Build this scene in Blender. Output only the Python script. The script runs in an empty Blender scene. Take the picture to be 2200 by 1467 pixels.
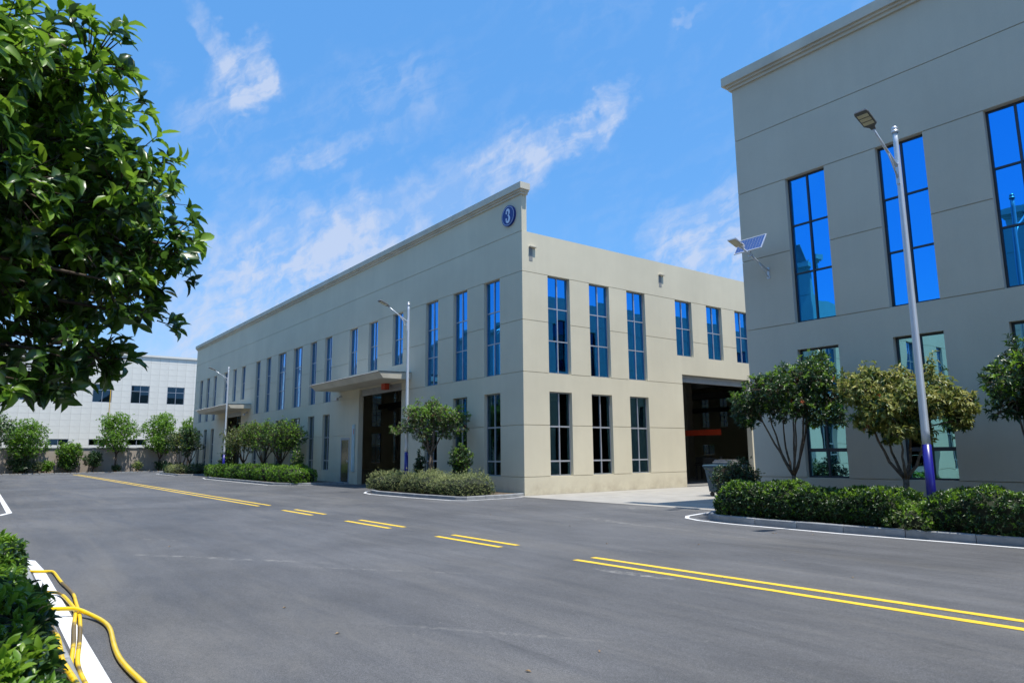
import bpy, math, random
import numpy as np
from mathutils import Vector, Matrix
random.seed(7); np.random.seed(7)
SC = bpy.context.scene
COL = SC.collection
V = Vector

# ------------------------------------------------------------------ camera
YAW, PITCH, ROLL, FPX = 0.9220, 0.1591, -0.0088, 1499.2
cy_, sy_ = math.cos(YAW), math.sin(YAW)
fw = V((-sy_*math.cos(PITCH), cy_*math.cos(PITCH), math.sin(PITCH)))
rt = V((cy_, sy_, 0)); up = rt.cross(fw)
cr, sr = math.cos(ROLL), math.sin(ROLL)
R_ = cr*rt + sr*up; U_ = -sr*rt + cr*up
CAM = V((21.374, -16.749, 1.6))
cam = bpy.data.cameras.new('camera'); camo = bpy.data.objects.new('camera', cam); COL.objects.link(camo)
camo.matrix_world = Matrix(((R_.x, U_.x, -fw.x, CAM.x), (R_.y, U_.y, -fw.y, CAM.y), (R_.z, U_.z, -fw.z, CAM.z), (0, 0, 0, 1)))
cam.sensor_width = 36; cam.lens = FPX/2200*36
cam.clip_start = 0.05; cam.clip_end = 5000
cam.dof.use_dof = True; cam.dof.focus_distance = 24; cam.dof.aperture_fstop = 7.0
SC.camera = camo

# ------------------------------------------------------------------ light
SUN = V((0.325, 0.045, 1.0)).normalized()
EL = math.asin(SUN.z); AZ = math.atan2(SUN.x, SUN.y)
sl = bpy.data.lights.new('sun', 'SUN'); sl.energy = 3.4; sl.angle = math.radians(0.53); sl.color = (1.0, 0.955, 0.88)
so = bpy.data.objects.new('sun', sl); COL.objects.link(so)
so.rotation_euler = SUN.to_track_quat('Z', 'Y').to_euler()
SC.view_settings.view_transform = 'Standard'; SC.view_settings.look = 'None'
SC.view_settings.exposure = 0.8; SC.view_settings.gamma = 1.0
SC.view_settings.use_curve_mapping = False

class NT:
    """tiny helper for node trees"""
    def __init__(s, nt): s.nt = nt; s.nt.nodes.clear()
    def n(s, typ, **kw):
        nd = s.nt.nodes.new(typ)
        for k, v in kw.items():
            if k.startswith('i_'):
                key = k[2:]; key = int(key) if key.isdigit() else key.replace('_', ' ')
                s.put(nd.inputs[key], v)
            else: setattr(nd, k, v)
        return nd
    def put(s, sock, v):
        if isinstance(v, bpy.types.NodeSocket): s.nt.links.new(v, sock)
        elif isinstance(v, bpy.types.Node): s.nt.links.new(v.outputs[0], sock)
        else: sock.default_value = v
    def m(s, op, a, b=None, c=None, clamp=False):
        nd = s.nt.nodes.new('ShaderNodeMath'); nd.operation = op; nd.use_clamp = clamp
        s.put(nd.inputs[0], a)
        if b is not None: s.put(nd.inputs[1], b)
        if c is not None: s.put(nd.inputs[2], c)
        return nd.outputs[0]
    def vm(s, op, a, b=None):
        nd = s.nt.nodes.new('ShaderNodeVectorMath'); nd.operation = op
        s.put(nd.inputs[0], a)
        if b is not None: s.put(nd.inputs['Scale'] if op == 'SCALE' else nd.inputs[1], b)
        return nd.outputs['Value'] if op in ('DOT_PRODUCT', 'LENGTH') else nd.outputs[0]
    def mix(s, f, a, b, bt='MIX'):
        nd = s.nt.nodes.new('ShaderNodeMix'); nd.data_type = 'RGBA'; nd.blend_type = bt
        s.put(nd.inputs['Factor'], f); s.put(nd.inputs['A'], a); s.put(nd.inputs['B'], b)
        return nd.outputs['Result']
    def rng(s, v, a, b, c=0.0, d=1.0, smooth=False):
        nd = s.nt.nodes.new('ShaderNodeMapRange'); nd.interpolation_type = 'SMOOTHSTEP' if smooth else 'LINEAR'
        s.put(nd.inputs[0], v)
        for i, x in enumerate((a, b, c, d)): s.put(nd.inputs[i+1], x)
        return nd.outputs[0]
    def noise(s, vec, scale, detail=3, rough=0.55, dist=0.0):
        nd = s.nt.nodes.new('ShaderNodeTexNoise')
        s.put(nd.inputs['Vector'], vec); nd.inputs['Scale'].default_value = scale
        nd.inputs['Detail'].default_value = detail; nd.inputs['Roughness'].default_value = rough
        nd.inputs['Distortion'].default_value = dist
        return nd
def c4(c): return (c[0], c[1], c[2], 1.0)

def px_dir(u, v):      # direction of a feature of the sky, read off the photograph
    return (R_*((u-1100)/FPX) - U_*((v-733.5)/FPX) + fw).normalized()

W = bpy.data.worlds.new('World'); SC.world = W; W.use_nodes = True
t = NT(W.node_tree)
sky = t.n('ShaderNodeTexSky', sky_type='NISHITA', sun_disc=False, sun_elevation=EL, sun_rotation=AZ, altitude=50, air_density=1.0, dust_density=0.6, ozone_density=2.2)
dirv = t.n('ShaderNodeTexCoord').outputs['Generated']
hs = t.n('ShaderNodeHueSaturation', i_Hue=0.502, i_Saturation=1.27, i_Value=1.0); t.put(hs.inputs['Color'], sky)
w1 = t.noise(dirv, 4.5, 5, 0.6); w2 = t.noise(dirv, 22, 4, 0.62)
wv = t.vm('ADD', t.vm('SCALE', t.vm('SUBTRACT', w1.outputs['Color'], (0.5, 0.5, 0.5)), 0.13), t.vm('SCALE', t.vm('SUBTRACT', w2.outputs['Color'], (0.5, 0.5, 0.5)), 0.055))
dw = t.vm('ADD', dirv, wv)
acc = None
streaks = [  # from, to, half width (rad), strength
    ((405, -60), (560, 235), 0.013, 0.75), ((585, 60), (535, 270), 0.013, 0.85), ((490, 110), (560, 240), 0.030, 0.28), ((370, 330), (590, 190), 0.030, 0.36),
    ((600, 310), (1000, 150), 0.045, 0.22), ((400, 430), (560, 395), 0.02, 0.20), ((560, 400), (790, 320), 0.014, 0.50), ((640, 600), (1030, 320), 0.026, 0.70),
    ((680, 600), (1240, 280), 0.034, 0.95), ((1090, 260), (1150, 420), 0.028, 0.45), ((1200, 330), (1340, 160), 0.014, 0.85), ((700, 440), (960, 400), 0.03, 0.25), ((560, 560), (900, 480), 0.035, 0.50),
    ((350, 650), (760, 560), 0.06, 0.65), ((300, 770), (700, 680), 0.085, 0.8), ((1390, 610), (1680, 480), 0.070, 0.95), ((1440, 30), (1510, -20), 0.005, 0.4),
    ((300, 150), (370, 180), 0.03, 0.22), ((1500, 700), (1760, 560), 0.09, 0.6)]
for (a, b, wd, st) in streaks:
    A, B = px_dir(*a), px_dir(*b); mid = (A+B).normalized(); nrm = A.cross(B).normalized(); tan = (B-A).normalized(); L = (B-A).length/2
    s = t.m('ABSOLUTE', t.vm('DOT_PRODUCT', dw, tuple(nrm)))
    tt = t.m('DIVIDE', t.m('ABSOLUTE', t.vm('DOT_PRODUCT', dw, tuple(tan))), L)
    q = t.m('ADD', t.m('POWER', t.m('DIVIDE', s, wd*1.75), 2.0), t.m('MULTIPLY', t.m('POWER', tt, 2.0), 0.62))   # tapering spindle
    f = t.rng(q, 1.0, 0.0, 0, st, True)
    f = t.m('MULTIPLY', f, t.m('GREATER_THAN', t.vm('DOT_PRODUCT', dw, tuple(mid)), 0.0))
    acc = f if acc is None else t.m('ADD', acc, f)
# fibres drawn out along the wind direction, crossed by falling strands, and a thin general veil of cirrus over all the sky
def fibres(direction, k, scale, det, dist):
    sep = t.vm('DOT_PRODUCT', dw2, tuple(direction))
    return t.noise(t.vm('SUBTRACT', dw2, t.vm('SCALE', tuple(direction), t.m('MULTIPLY', sep, k))), scale, det, 0.60, dist).outputs[0]
dw2 = t.vm('ADD', dirv, t.vm('SCALE', t.vm('SUBTRACT', w1.outputs['Color'], (0.5, 0.5, 0.5)), 0.10))
wind = (px_dir(1215, 295)-px_dir(700, 580)).normalized(); fall = (px_dir(1010, 560)-px_dir(1120, 300)).normalized(); fall2 = (px_dir(560, 230)-px_dir(430, 0)).normalized()
fa = fibres(wind, 0.93, 55, 5, 0.25); fb = fibres(fall, 0.90, 42, 5, 0.35); fc = fibres(fall2, 0.92, 30, 5, 0.3)
fib2 = t.noise(dw, 7, 5, 0.6, 0.3).outputs[0]
ff = t.m('ADD', t.m('ADD', t.m('MULTIPLY', fa, 0.45), t.m('MULTIPLY', fb, 0.32)), t.m('MULTIPLY', fc, 0.23))
tex = t.m('MULTIPLY', t.rng(ff, 0.43, 0.61, 0.02, 1.15), t.rng(fib2, 0.32, 0.66, 0.35, 1.15))
veilm = t.rng(t.noise(dw2, 1.7, 3, 0.5, 0.3).outputs[0], 0.40, 0.70, 0.04, 0.36, True)
body = t.m('ADD', t.m('MINIMUM', acc, 1.1), veilm)
thin = t.m('MULTIPLY', body, tex)                       # strands
cloud = t.m('ADD', t.rng(thin, 0.03, 0.95, 0.0, 0.62), t.m('MULTIPLY', t.rng(body, 0.12, 1.25, 0.0, 1.0, True), 0.20), clamp=True)
sz = t.n('ShaderNodeSeparateXYZ'); t.put(sz.inputs[0], dirv)
hz = t.rng(sz.outputs[2], 0.26, 0.0, 0.0, 0.50, True)
skyc = t.mix(0.66, hs.outputs[0], (0.50, 1.52, 3.30, 1))
skyc = t.mix(hz, skyc, (2.15, 2.65, 3.4, 1))
skyc = t.mix(cloud, skyc, (2.35, 2.70, 3.45, 1))
bg = t.n('ShaderNodeBackground', i_Strength=0.15); t.put(bg.inputs['Color'], skyc)
t.n('ShaderNodeOutputWorld', i_Surface=bg.outputs[0])

# ------------------------------------------------------------------ materials
def new_mat(name):
    m = bpy.data.materials.new(name); m.use_nodes = True
    return m, NT(m.node_tree)
def plain(name, col, rough=0.6, metal=0.0, var=0.10, scale=3.0, bump=0.0, bscale=40, spec=0.5, coat=0.0):
    m, t = new_mat(name)
    co = t.n('ShaderNodeTexCoord').outputs['Object']
    n = t.noise(co, scale, 4)
    k = t.rng(n.outputs[0], 0.3, 0.7, 1-var, 1+var)
    b = t.n('ShaderNodeBsdfPrincipled', i_Roughness=rough, i_Metallic=metal)
    b.inputs['Specular IOR Level'].default_value = spec; b.inputs['Coat Weight'].default_value = coat
    t.put(b.inputs['Base Color'], t.vm('SCALE', tuple(col), k))
    if bump:
        bp = t.n('ShaderNodeBump', i_Strength=bump, i_Distance=0.01); t.put(bp.inputs['Height'], t.noise(co, bscale, 3).outputs[0])
        t.put(b.inputs['Normal'], bp.outputs[0])
    t.n('ShaderNodeOutputMaterial', i_Surface=b.outputs[0])
    return m
def plaster(name, col, dirt=(0.33, 0.27, 0.19)):
    m, t = new_mat(name)
    co = t.n('ShaderNodeTexCoord').outputs['Object']
    big = t.noise(co, 0.35, 5, 0.6); fine = t.noise(co, 60, 2)
    mp = t.n('ShaderNodeMapping', i_Scale=(1.6, 1.6, 0.12)); t.put(mp.inputs[0], co)
    strk = t.noise(mp.outputs[0], 1.5, 5, 0.65)
    sp = t.n('ShaderNodeSeparateXYZ'); t.put(sp.inputs[0], co)
    k = t.m('MULTIPLY', t.rng(big.outputs[0], 0.3, 0.7, 0.93, 1.05), t.rng(strk.outputs[0], 0.3, 0.72, 1.01, 0.965))
    k = t.m('MULTIPLY', k, t.rng(fine.outputs[0], 0.2, 0.8, 0.96, 1.04))
    c = t.vm('SCALE', tuple(col), k)
    splash = t.m('MULTIPLY', t.rng(sp.outputs[2], 0.75, 0.0, 0.0, 0.55, True), t.rng(t.noise(co, 1.3, 5, 0.7).outputs[0], 0.42, 0.7))
    c = t.mix(splash, c, c4(dirt))
    b = t.n('ShaderNodeBsdfPrincipled', i_Roughness=0.86); t.put(b.inputs['Base Color'], c)
    b.inputs['Specular IOR Level'].default_value = 0.25
    bp = t.n('ShaderNodeBump', i_Strength=0.25, i_Distance=0.004); t.put(bp.inputs['Height'], t.noise(co, 90, 3).outputs[0])
    bp2 = t.n('ShaderNodeBump', i_Strength=0.12, i_Distance=0.03); t.put(bp2.inputs['Height'], t.noise(co, 1.1, 3).outputs[0]); t.put(bp2.inputs['Normal'], bp.outputs[0])
    t.put(b.inputs['Normal'], bp2.outputs[0])
    t.n('ShaderNodeOutputMaterial', i_Surface=b.outputs[0])
    return m
def glass(name, tint, trans):
    m, t = new_mat(name)
    lw = t.n('ShaderNodeLayerWeight', i_Blend=0.5)
    co = t.n('ShaderNodeTexCoord').outputs['Object']
    g = t.n('ShaderNodeBsdfGlossy', i_Roughness=0.004)
    # coated glass: tinted face on, nearly neutral towards grazing angles
    t.put(g.inputs['Color'], t.mix(t.rng(lw.outputs['Facing'], 0.42, 1.0, 0.0, 0.85), c4(tint), (0.46, 0.53, 0.60, 1)))
    bp = t.n('ShaderNodeBump', i_Strength=0.05, i_Distance=0.02); t.put(bp.inputs['Height'], t.noise(co, 1.3, 1).outputs[0]); t.put(g.inputs['Normal'], bp.outputs[0])
    tr = t.n('ShaderNodeBsdfTransparent', i_Color=c4(trans))
    ad = t.n('ShaderNodeAddShader'); t.put(ad.inputs[0], g.outputs[0]); t.put(ad.inputs[1], tr.outputs[0])
    t.n('ShaderNodeOutputMaterial', i_Surface=ad.outputs[0])
    return m
def leaf_mat(name, c1, c2, rough=0.42, trans=0.3, tcol=None):
    m, t = new_mat(name)
    ri = t.n('ShaderNodeNewGeometry').outputs['Random Per Island']
    oi = t.n('ShaderNodeObjectInfo').outputs['Random']
    r = t.m('FRACT', t.m('ADD', ri, t.m('MULTIPLY', oi, 3.7)))
    c = t.mix(r, c4(c1), c4(c2))
    b = t.n('ShaderNodeBsdfPrincipled', i_Roughness=rough); t.put(b.inputs['Base Color'], c); b.inputs['Specular IOR Level'].default_value = 0.5
    tl = t.n('ShaderNodeBsdfTranslucent'); t.put(tl.inputs['Color'], t.mix(0.5, c, c4(tcol or [x*1.6 for x in c2])))
    mx = t.n('ShaderNodeMixShader'); mx.inputs[0].default_value = trans
    t.put(mx.inputs[1], b.outputs[0]); t.put(mx.inputs[2], tl.outputs[0])
    t.n('ShaderNodeOutputMaterial', i_Surface=mx.outputs[0])
    return m
def asphalt():
    m, t = new_mat('asphalt')
    co = t.n('ShaderNodeTexCoord').outputs['Object']
    fine = t.noise(co, 95, 3, 0.8); mid = t.noise(co, 14, 4, 0.6); big = t.noise(co, 0.22, 5, 0.62, 0.5)
    mp = t.n('ShaderNodeMapping', i_Scale=(0.10, 1.0, 1.0), i_Rotation=(0, 0, 0.08)); t.put(mp.inputs[0], co)
    strk = t.noise(mp.outputs[0], 2.1, 5, 0.65, 0.3)
    mp2 = t.n('ShaderNodeMapping', i_Scale=(0.16, 1.0, 1.0), i_Rotation=(0, 0, -0.75)); t.put(mp2.inputs[0], co)
    dust = t.noise(mp2.outputs[0], 0.55, 6, 0.66, 0.8)
    base = t.mix(t.rng(fine.outputs[0], 0.38, 0.64), (0.052, 0.053, 0.058, 1), (0.142, 0.143, 0.145, 1))
    k = t.m('MULTIPLY', t.rng(big.outputs[0], 0.36, 0.64, 0.76, 1.12), t.rng(strk.outputs[0], 0.3, 0.7, 0.88, 1.13))
    grain = t.noise(co, 38, 6, 0.85); mp4 = t.n('ShaderNodeMapping', i_Scale=(0.35, 1.0, 1.0)); t.put(mp4.inputs[0], co); mott = t.noise(mp4.outputs[0], 3.4, 6, 0.75)
    k = t.m('MULTIPLY', k, t.m('MULTIPLY', t.rng(mid.outputs[0], 0.3, 0.7, 0.90, 1.10), t.rng(grain.outputs[0], 0.40, 0.60, 0.76, 1.24)))
    k = t.m('MULTIPLY', k, t.rng(mott.outputs[0], 0.3, 0.7, 0.88, 1.12))
    c = t.vm('SCALE', base, k)
    c = t.mix(t.m('MULTIPLY', t.rng(dust.outputs[0], 0.50, 0.80, 0, 0.5), t.rng(mid.outputs[0], 0.3, 0.6, 0.6, 1)), c, (0.195, 0.182, 0.158, 1))
    mp3 = t.n('ShaderNodeMapping', i_Scale=(0.05, 1.0, 1.0), i_Rotation=(0, 0, 0.03)); t.put(mp3.inputs[0], co)
    tyre = t.noise(mp3.outputs[0], 5.2, 3, 0.6, 0.2)
    c = t.mix(t.m('MULTIPLY', t.rng(tyre.outputs[0], 0.60, 0.75, 0, 0.45), t.rng(big.outputs[0], 0.4, 0.6)), c, (0.035, 0.037, 0.042, 1))
    vo = t.n('ShaderNodeTexVoronoi', feature='F1', i_Scale=3.2); t.put(vo.inputs['Vector'], co)
    chip = t.m('MULTIPLY', t.m('LESS_THAN', vo.outputs['Distance'], 0.030), t.m('GREATER_THAN', t.n('ShaderNodeSeparateColor', i_Color=vo.outputs['Color']).outputs[0], 0.45))
    c = t.mix(t.m('MULTIPLY', chip, 0.7), c, (0.26, 0.25, 0.22, 1))
    # pale scuffs ground into the surface, where the photograph has them
    sp = t.n('ShaderNodeSeparateXYZ'); t.put(sp.inputs[0], co)
    for (x, y, hx, hy, ang, st, sc_) in [(14.62, -9.62, 0.75, 0.13, 0.15, 1.0, 9), (9.3, -13.6, 2.4, 0.11, 0.62, 0.62, 4), (12.2, -12.0, 1.7, 0.05, 0.65, 0.5, 8), (6.0, -13.75, 0.8, 0.05, 0.6, 0.6, 6), (15.9, -12.9, 1.6, 0.06, 0.6, 0.35, 9), (9.0, -4.6, 2.2, 0.22, -0.2, 0.5, 5), (11.5, -4.9, 2.5, 0.10, -0.1, 0.35, 5), (6.8, -1.35, 0.6, 0.12, -0.8, 0.5, 5), (14.7, -8.98, 0.3, 0.06, 0.1, 0.6, 12)]:
        dx = t.m('SUBTRACT', sp.outputs[0], x); dy = t.m('SUBTRACT', sp.outputs[1], y)
        u = t.m('ADD', t.m('MULTIPLY', dx, math.cos(ang)), t.m('MULTIPLY', dy, math.sin(ang)))
        v = t.m('SUBTRACT', t.m('MULTIPLY', dy, math.cos(ang)), t.m('MULTIPLY', dx, math.sin(ang)))
        q = t.m('ADD', t.m('POWER', t.m('DIVIDE', u, hx), 2.0), t.m('POWER', t.m('DIVIDE', v, hy), 2.0))
        f = t.m('MULTIPLY', t.rng(q, 1.0, 0.1, 0, st), t.rng(t.noise(co, sc_, 5, 0.75).outputs[0], 0.46, 0.60))
        c = t.mix(f, c, (0.27, 0.26, 0.24, 1))
    b = t.n('ShaderNodeBsdfPrincipled'); t.put(b.inputs['Base Color'], c)
    t.put(b.inputs['Roughness'], t.rng(strk.outputs[0], 0.3, 0.7, 0.62, 0.82)); b.inputs['Specular IOR Level'].default_value = 0.45
    bp = t.n('ShaderNodeBump', i_Strength=0.55, i_Distance=0.008); t.put(bp.inputs['Height'], fine.outputs[0]); t.put(b.inputs['Normal'], bp.outputs[0])
    t.n('ShaderNodeOutputMaterial', i_Surface=b.outputs[0])
    return m
def paint(name, col, wear=0.55):
    m, t = new_mat(name)
    co = t.n('ShaderNodeTexCoord').outputs['Object']
    n = t.noise(co, 24, 6, 0.75); n2 = t.noise(co, 1.5, 3)
    f = t.rng(t.m('ADD', n.outputs[0], t.m('MULTIPLY', t.m('SUBTRACT', n2.outputs[0], 0.5), 0.35)), 0.62, 0.74, 0, wear)
    c = t.mix(f, c4(col), (0.12, 0.12, 0.12, 1))
    c = t.mix(t.rng(n2.outputs[0], 0.3, 0.7, 0, 0.25), c, c4([x*0.7 for x in col]))
    b = t.n('ShaderNodeBsdfPrincipled', i_Roughness=0.6); t.put(b.inputs['Base Color'], c)
    bp = t.n('ShaderNodeBump', i_Strength=0.4, i_Distance=0.006); t.put(bp.inputs['Height'], t.noise(co, 95, 3, 0.8).outputs[0]); t.put(b.inputs['Normal'], bp.outputs[0])
    t.n('ShaderNodeOutputMaterial', i_Surface=b.outputs[0])
    return m
def bark_mat(name, col):
    return plain(name, col, 0.85, var=0.45, scale=14, bump=0.6, bscale=30, spec=0.2)
M = dict(
    plaster=plaster('beige_plaster', (0.64, 0.588, 0.445)), plaster_b=plaster('grey_beige_plaster', (0.60, 0.548, 0.435)),
    inner=plain('inner_wall', (0.36, 0.34, 0.29), 0.9, var=0.08), cornice=plain('cornice_render', (0.56, 0.52, 0.42), 0.8, var=0.10, scale=1.2),
    groove=plain('groove_mortar', (0.10, 0.10, 0.10), 0.9), soffit=plain('soffit_metal', (0.36, 0.36, 0.34), 0.5),
    glass=glass('blue_reflective_glass', (0.035, 0.30, 0.70), (0.12, 0.12, 0.09)), glass_pale=glass('pale_ground_floor_glass', (0.27, 0.60, 0.74), (0.06, 0.07, 0.06)), glass_low=glass('ground_floor_glass', (0.05, 0.115, 0.155), (0.30, 0.30, 0.25)),
    glass_b=glass('deep_blue_reflective_glass', (0.035, 0.37, 0.90), (0.09, 0.09, 0.07)),
    glass_c=glass('dark_blue_glass', (0.035, 0.065, 0.095), (0.02, 0.03, 0.03)),
    frame=plain('aluminium_frame', (0.26, 0.29, 0.33), 0.4, metal=0.35), frame_dark=plain('dark_frame', (0.045, 0.055, 0.07), 0.45, metal=0.3),
    frame_lite=plain('pale_aluminium', (0.46, 0.48, 0.52), 0.38, metal=0.4),
    roof=plain('roof_sheet', (0.35, 0.36, 0.37), 0.6), asphalt=asphalt(), concrete=plain('concrete_apron', (0.32, 0.305, 0.275), 0.85, var=0.12, scale=1.4, bump=0.3, bscale=60),
    kerb=plain('kerb_concrete', (0.27, 0.28, 0.285), 0.85, var=0.22, scale=3.5, bump=0.5, bscale=50), soil=plain('soil', (0.10, 0.072, 0.045), 0.95, var=0.5, scale=9, bump=1.0, bscale=18),
    yellow=paint('yellow_paint', (0.80, 0.53, 0.035)), white=paint('white_paint', (0.74, 0.75, 0.76), 0.75),
    tile=plain('white_wall_tile', (0.70, 0.685, 0.625), 0.45, var=0.05, scale=0.7), tile_gap=plain('tile_joint', (0.46, 0.455, 0.42), 0.9),
    fence=plaster('fence_plaster', (0.40, 0.35, 0.30), (0.22, 0.18, 0.13)), pole=plain('white_pole_paint', (0.62, 0.66, 0.70), 0.28, metal=0.25, var=0.03, coat=0.4),
    blue=plain('deep_blue_pole_paint', (0.014, 0.011, 0.21), 0.3, var=0.15, coat=0.4), led=plain('led_panel', (0.55, 0.52, 0.36), 0.3), housing=plain('lamp_housing', (0.13, 0.135, 0.14), 0.45, metal=0.3),
    galv=plain('galvanised_steel', (0.62, 0.64, 0.66), 0.35, metal=0.6), cell=plain('solar_cell', (0.045, 0.085, 0.25), 0.15, coat=1.0), sign_blue=plain('sign_blue', (0.004, 0.026, 0.20), 0.35, var=0.03),
    sign_white=plain('sign_white', (0.62, 0.70, 0.85), 0.4, var=0.03), hose=plain('yellow_hose', (0.80, 0.56, 0.01), 0.32, var=0.10, scale=6, coat=0.4),
    bin=plain('bin_plastic', (0.035, 0.075, 0.105), 0.42, var=0.15), bin_teal=plain('bin_teal', (0.01, 0.19, 0.20), 0.4), card=plain('grey_crate', (0.20, 0.20, 0.20), 0.8),
    door=plain('brushed_door', (0.24, 0.24, 0.20), 0.22, metal=0.85, var=0.2), banner=plain('pale_banner', (0.42, 0.55, 0.55), 0.6), red=plain('red_paint', (0.55, 0.06, 0.02), 0.5),
    red_banner=plain('red_banner', (0.75, 0.07, 0.02), 0.7), wood=plain('pallet_wood', (0.30, 0.22, 0.14), 0.85, var=0.3), slot_shade=plain('slot_shade_grey', (0.24, 0.24, 0.23), 0.7), steel=plain('dark_steel', (0.09, 0.09, 0.095), 0.6), slab=plain('hall_floor', (0.24, 0.235, 0.22), 0.5, var=0.15),
    black=plain('black_plastic', (0.02, 0.02, 0.022), 0.4), pipe=plain('yellow_gas_pipe', (0.70, 0.42, 0.05), 0.5), ground=plain('bare_ground', (0.16, 0.15, 0.11), 0.95, var=0.35, scale=0.4), orange=plain('orange_plastic', (0.75, 0.17, 0.03), 0.5),
    bark=bark_mat('bark_brown', (0.13, 0.10, 0.075)), bark_dark=bark_mat('bark_dark', (0.07, 0.055, 0.042)), core=plain('dark_filler', (0.018, 0.024, 0.010), 0.95),
    leaf=leaf_mat('leaf_deep', (0.018, 0.050, 0.013), (0.050, 0.108, 0.022), 0.34), leaf_new=leaf_mat('leaf_young', (0.105, 0.235, 0.018), (0.20, 0.34, 0.03), 0.4, 0.38),
    leaf_dark=leaf_mat('leaf_dark', (0.020, 0.050, 0.020), (0.05, 0.10, 0.034), 0.30, 0.22), leaf_yel=leaf_mat('leaf_olive', (0.105, 0.145, 0.026), (0.24, 0.275, 0.055), 0.42, 0.3),
    leaf_ylt=leaf_mat('leaf_straw', (0.28, 0.30, 0.065), (0.42, 0.40, 0.12), 0.45, 0.3), leaf_red=leaf_mat('leaf_red', (0.28, 0.05, 0.02), (0.38, 0.13, 0.05), 0.5, 0.3),
    leaf_near=leaf_mat('leaf_glossy_green', (0.028, 0.075, 0.014), (0.078, 0.165, 0.024), 0.30, 0.34), leaf_bright=leaf_mat('leaf_bright', (0.085, 0.20, 0.020), (0.19, 0.36, 0.035), 0.42, 0.36), leaf_grey=leaf_mat('leaf_grey', (0.10, 0.135, 0.05), (0.24, 0.275, 0.12), 0.5, 0.25),
    leaf_pale=leaf_mat('leaf_pale_shoot', (0.28, 0.34, 0.11), (0.42, 0.44, 0.21), 0.5, 0.3), leaf_dry=leaf_mat('leaf_dry', (0.25, 0.14, 0.06), (0.34, 0.24, 0.12), 0.7, 0.1),
)
def hose_mat(name):   # the old hoses: yellow with long dirty brown lengths and dark bands
    m, t = new_mat(name); co = t.n('ShaderNodeTexCoord').outputs['Object']
    a = t.noise(co, 1.1, 2); b_ = t.noise(co, 7, 4)
    c = t.mix(t.rng(t.m('ADD', a.outputs[0], t.m('MULTIPLY', t.m('SUBTRACT', b_.outputs[0], 0.5), 0.25)), 0.46, 0.52), (0.80, 0.54, 0.01, 1), (0.17, 0.115, 0.035, 1))
    b = t.n('ShaderNodeBsdfPrincipled', i_Roughness=0.4); t.put(b.inputs['Base Color'], c)
    t.n('ShaderNodeOutputMaterial', i_Surface=b.outputs[0]); return m
def added_skylight_mat():
    m, t = new_mat('added_skylight_sheet'); tl = t.n('ShaderNodeBsdfTranslucent', i_Color=(0.30, 0.31, 0.28, 1)); t.n('ShaderNodeOutputMaterial', i_Surface=tl.outputs[0]); return m
M['added_skylight'] = added_skylight_mat()
M['hose_old'] = hose_mat('worn_yellow_hose')

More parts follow.
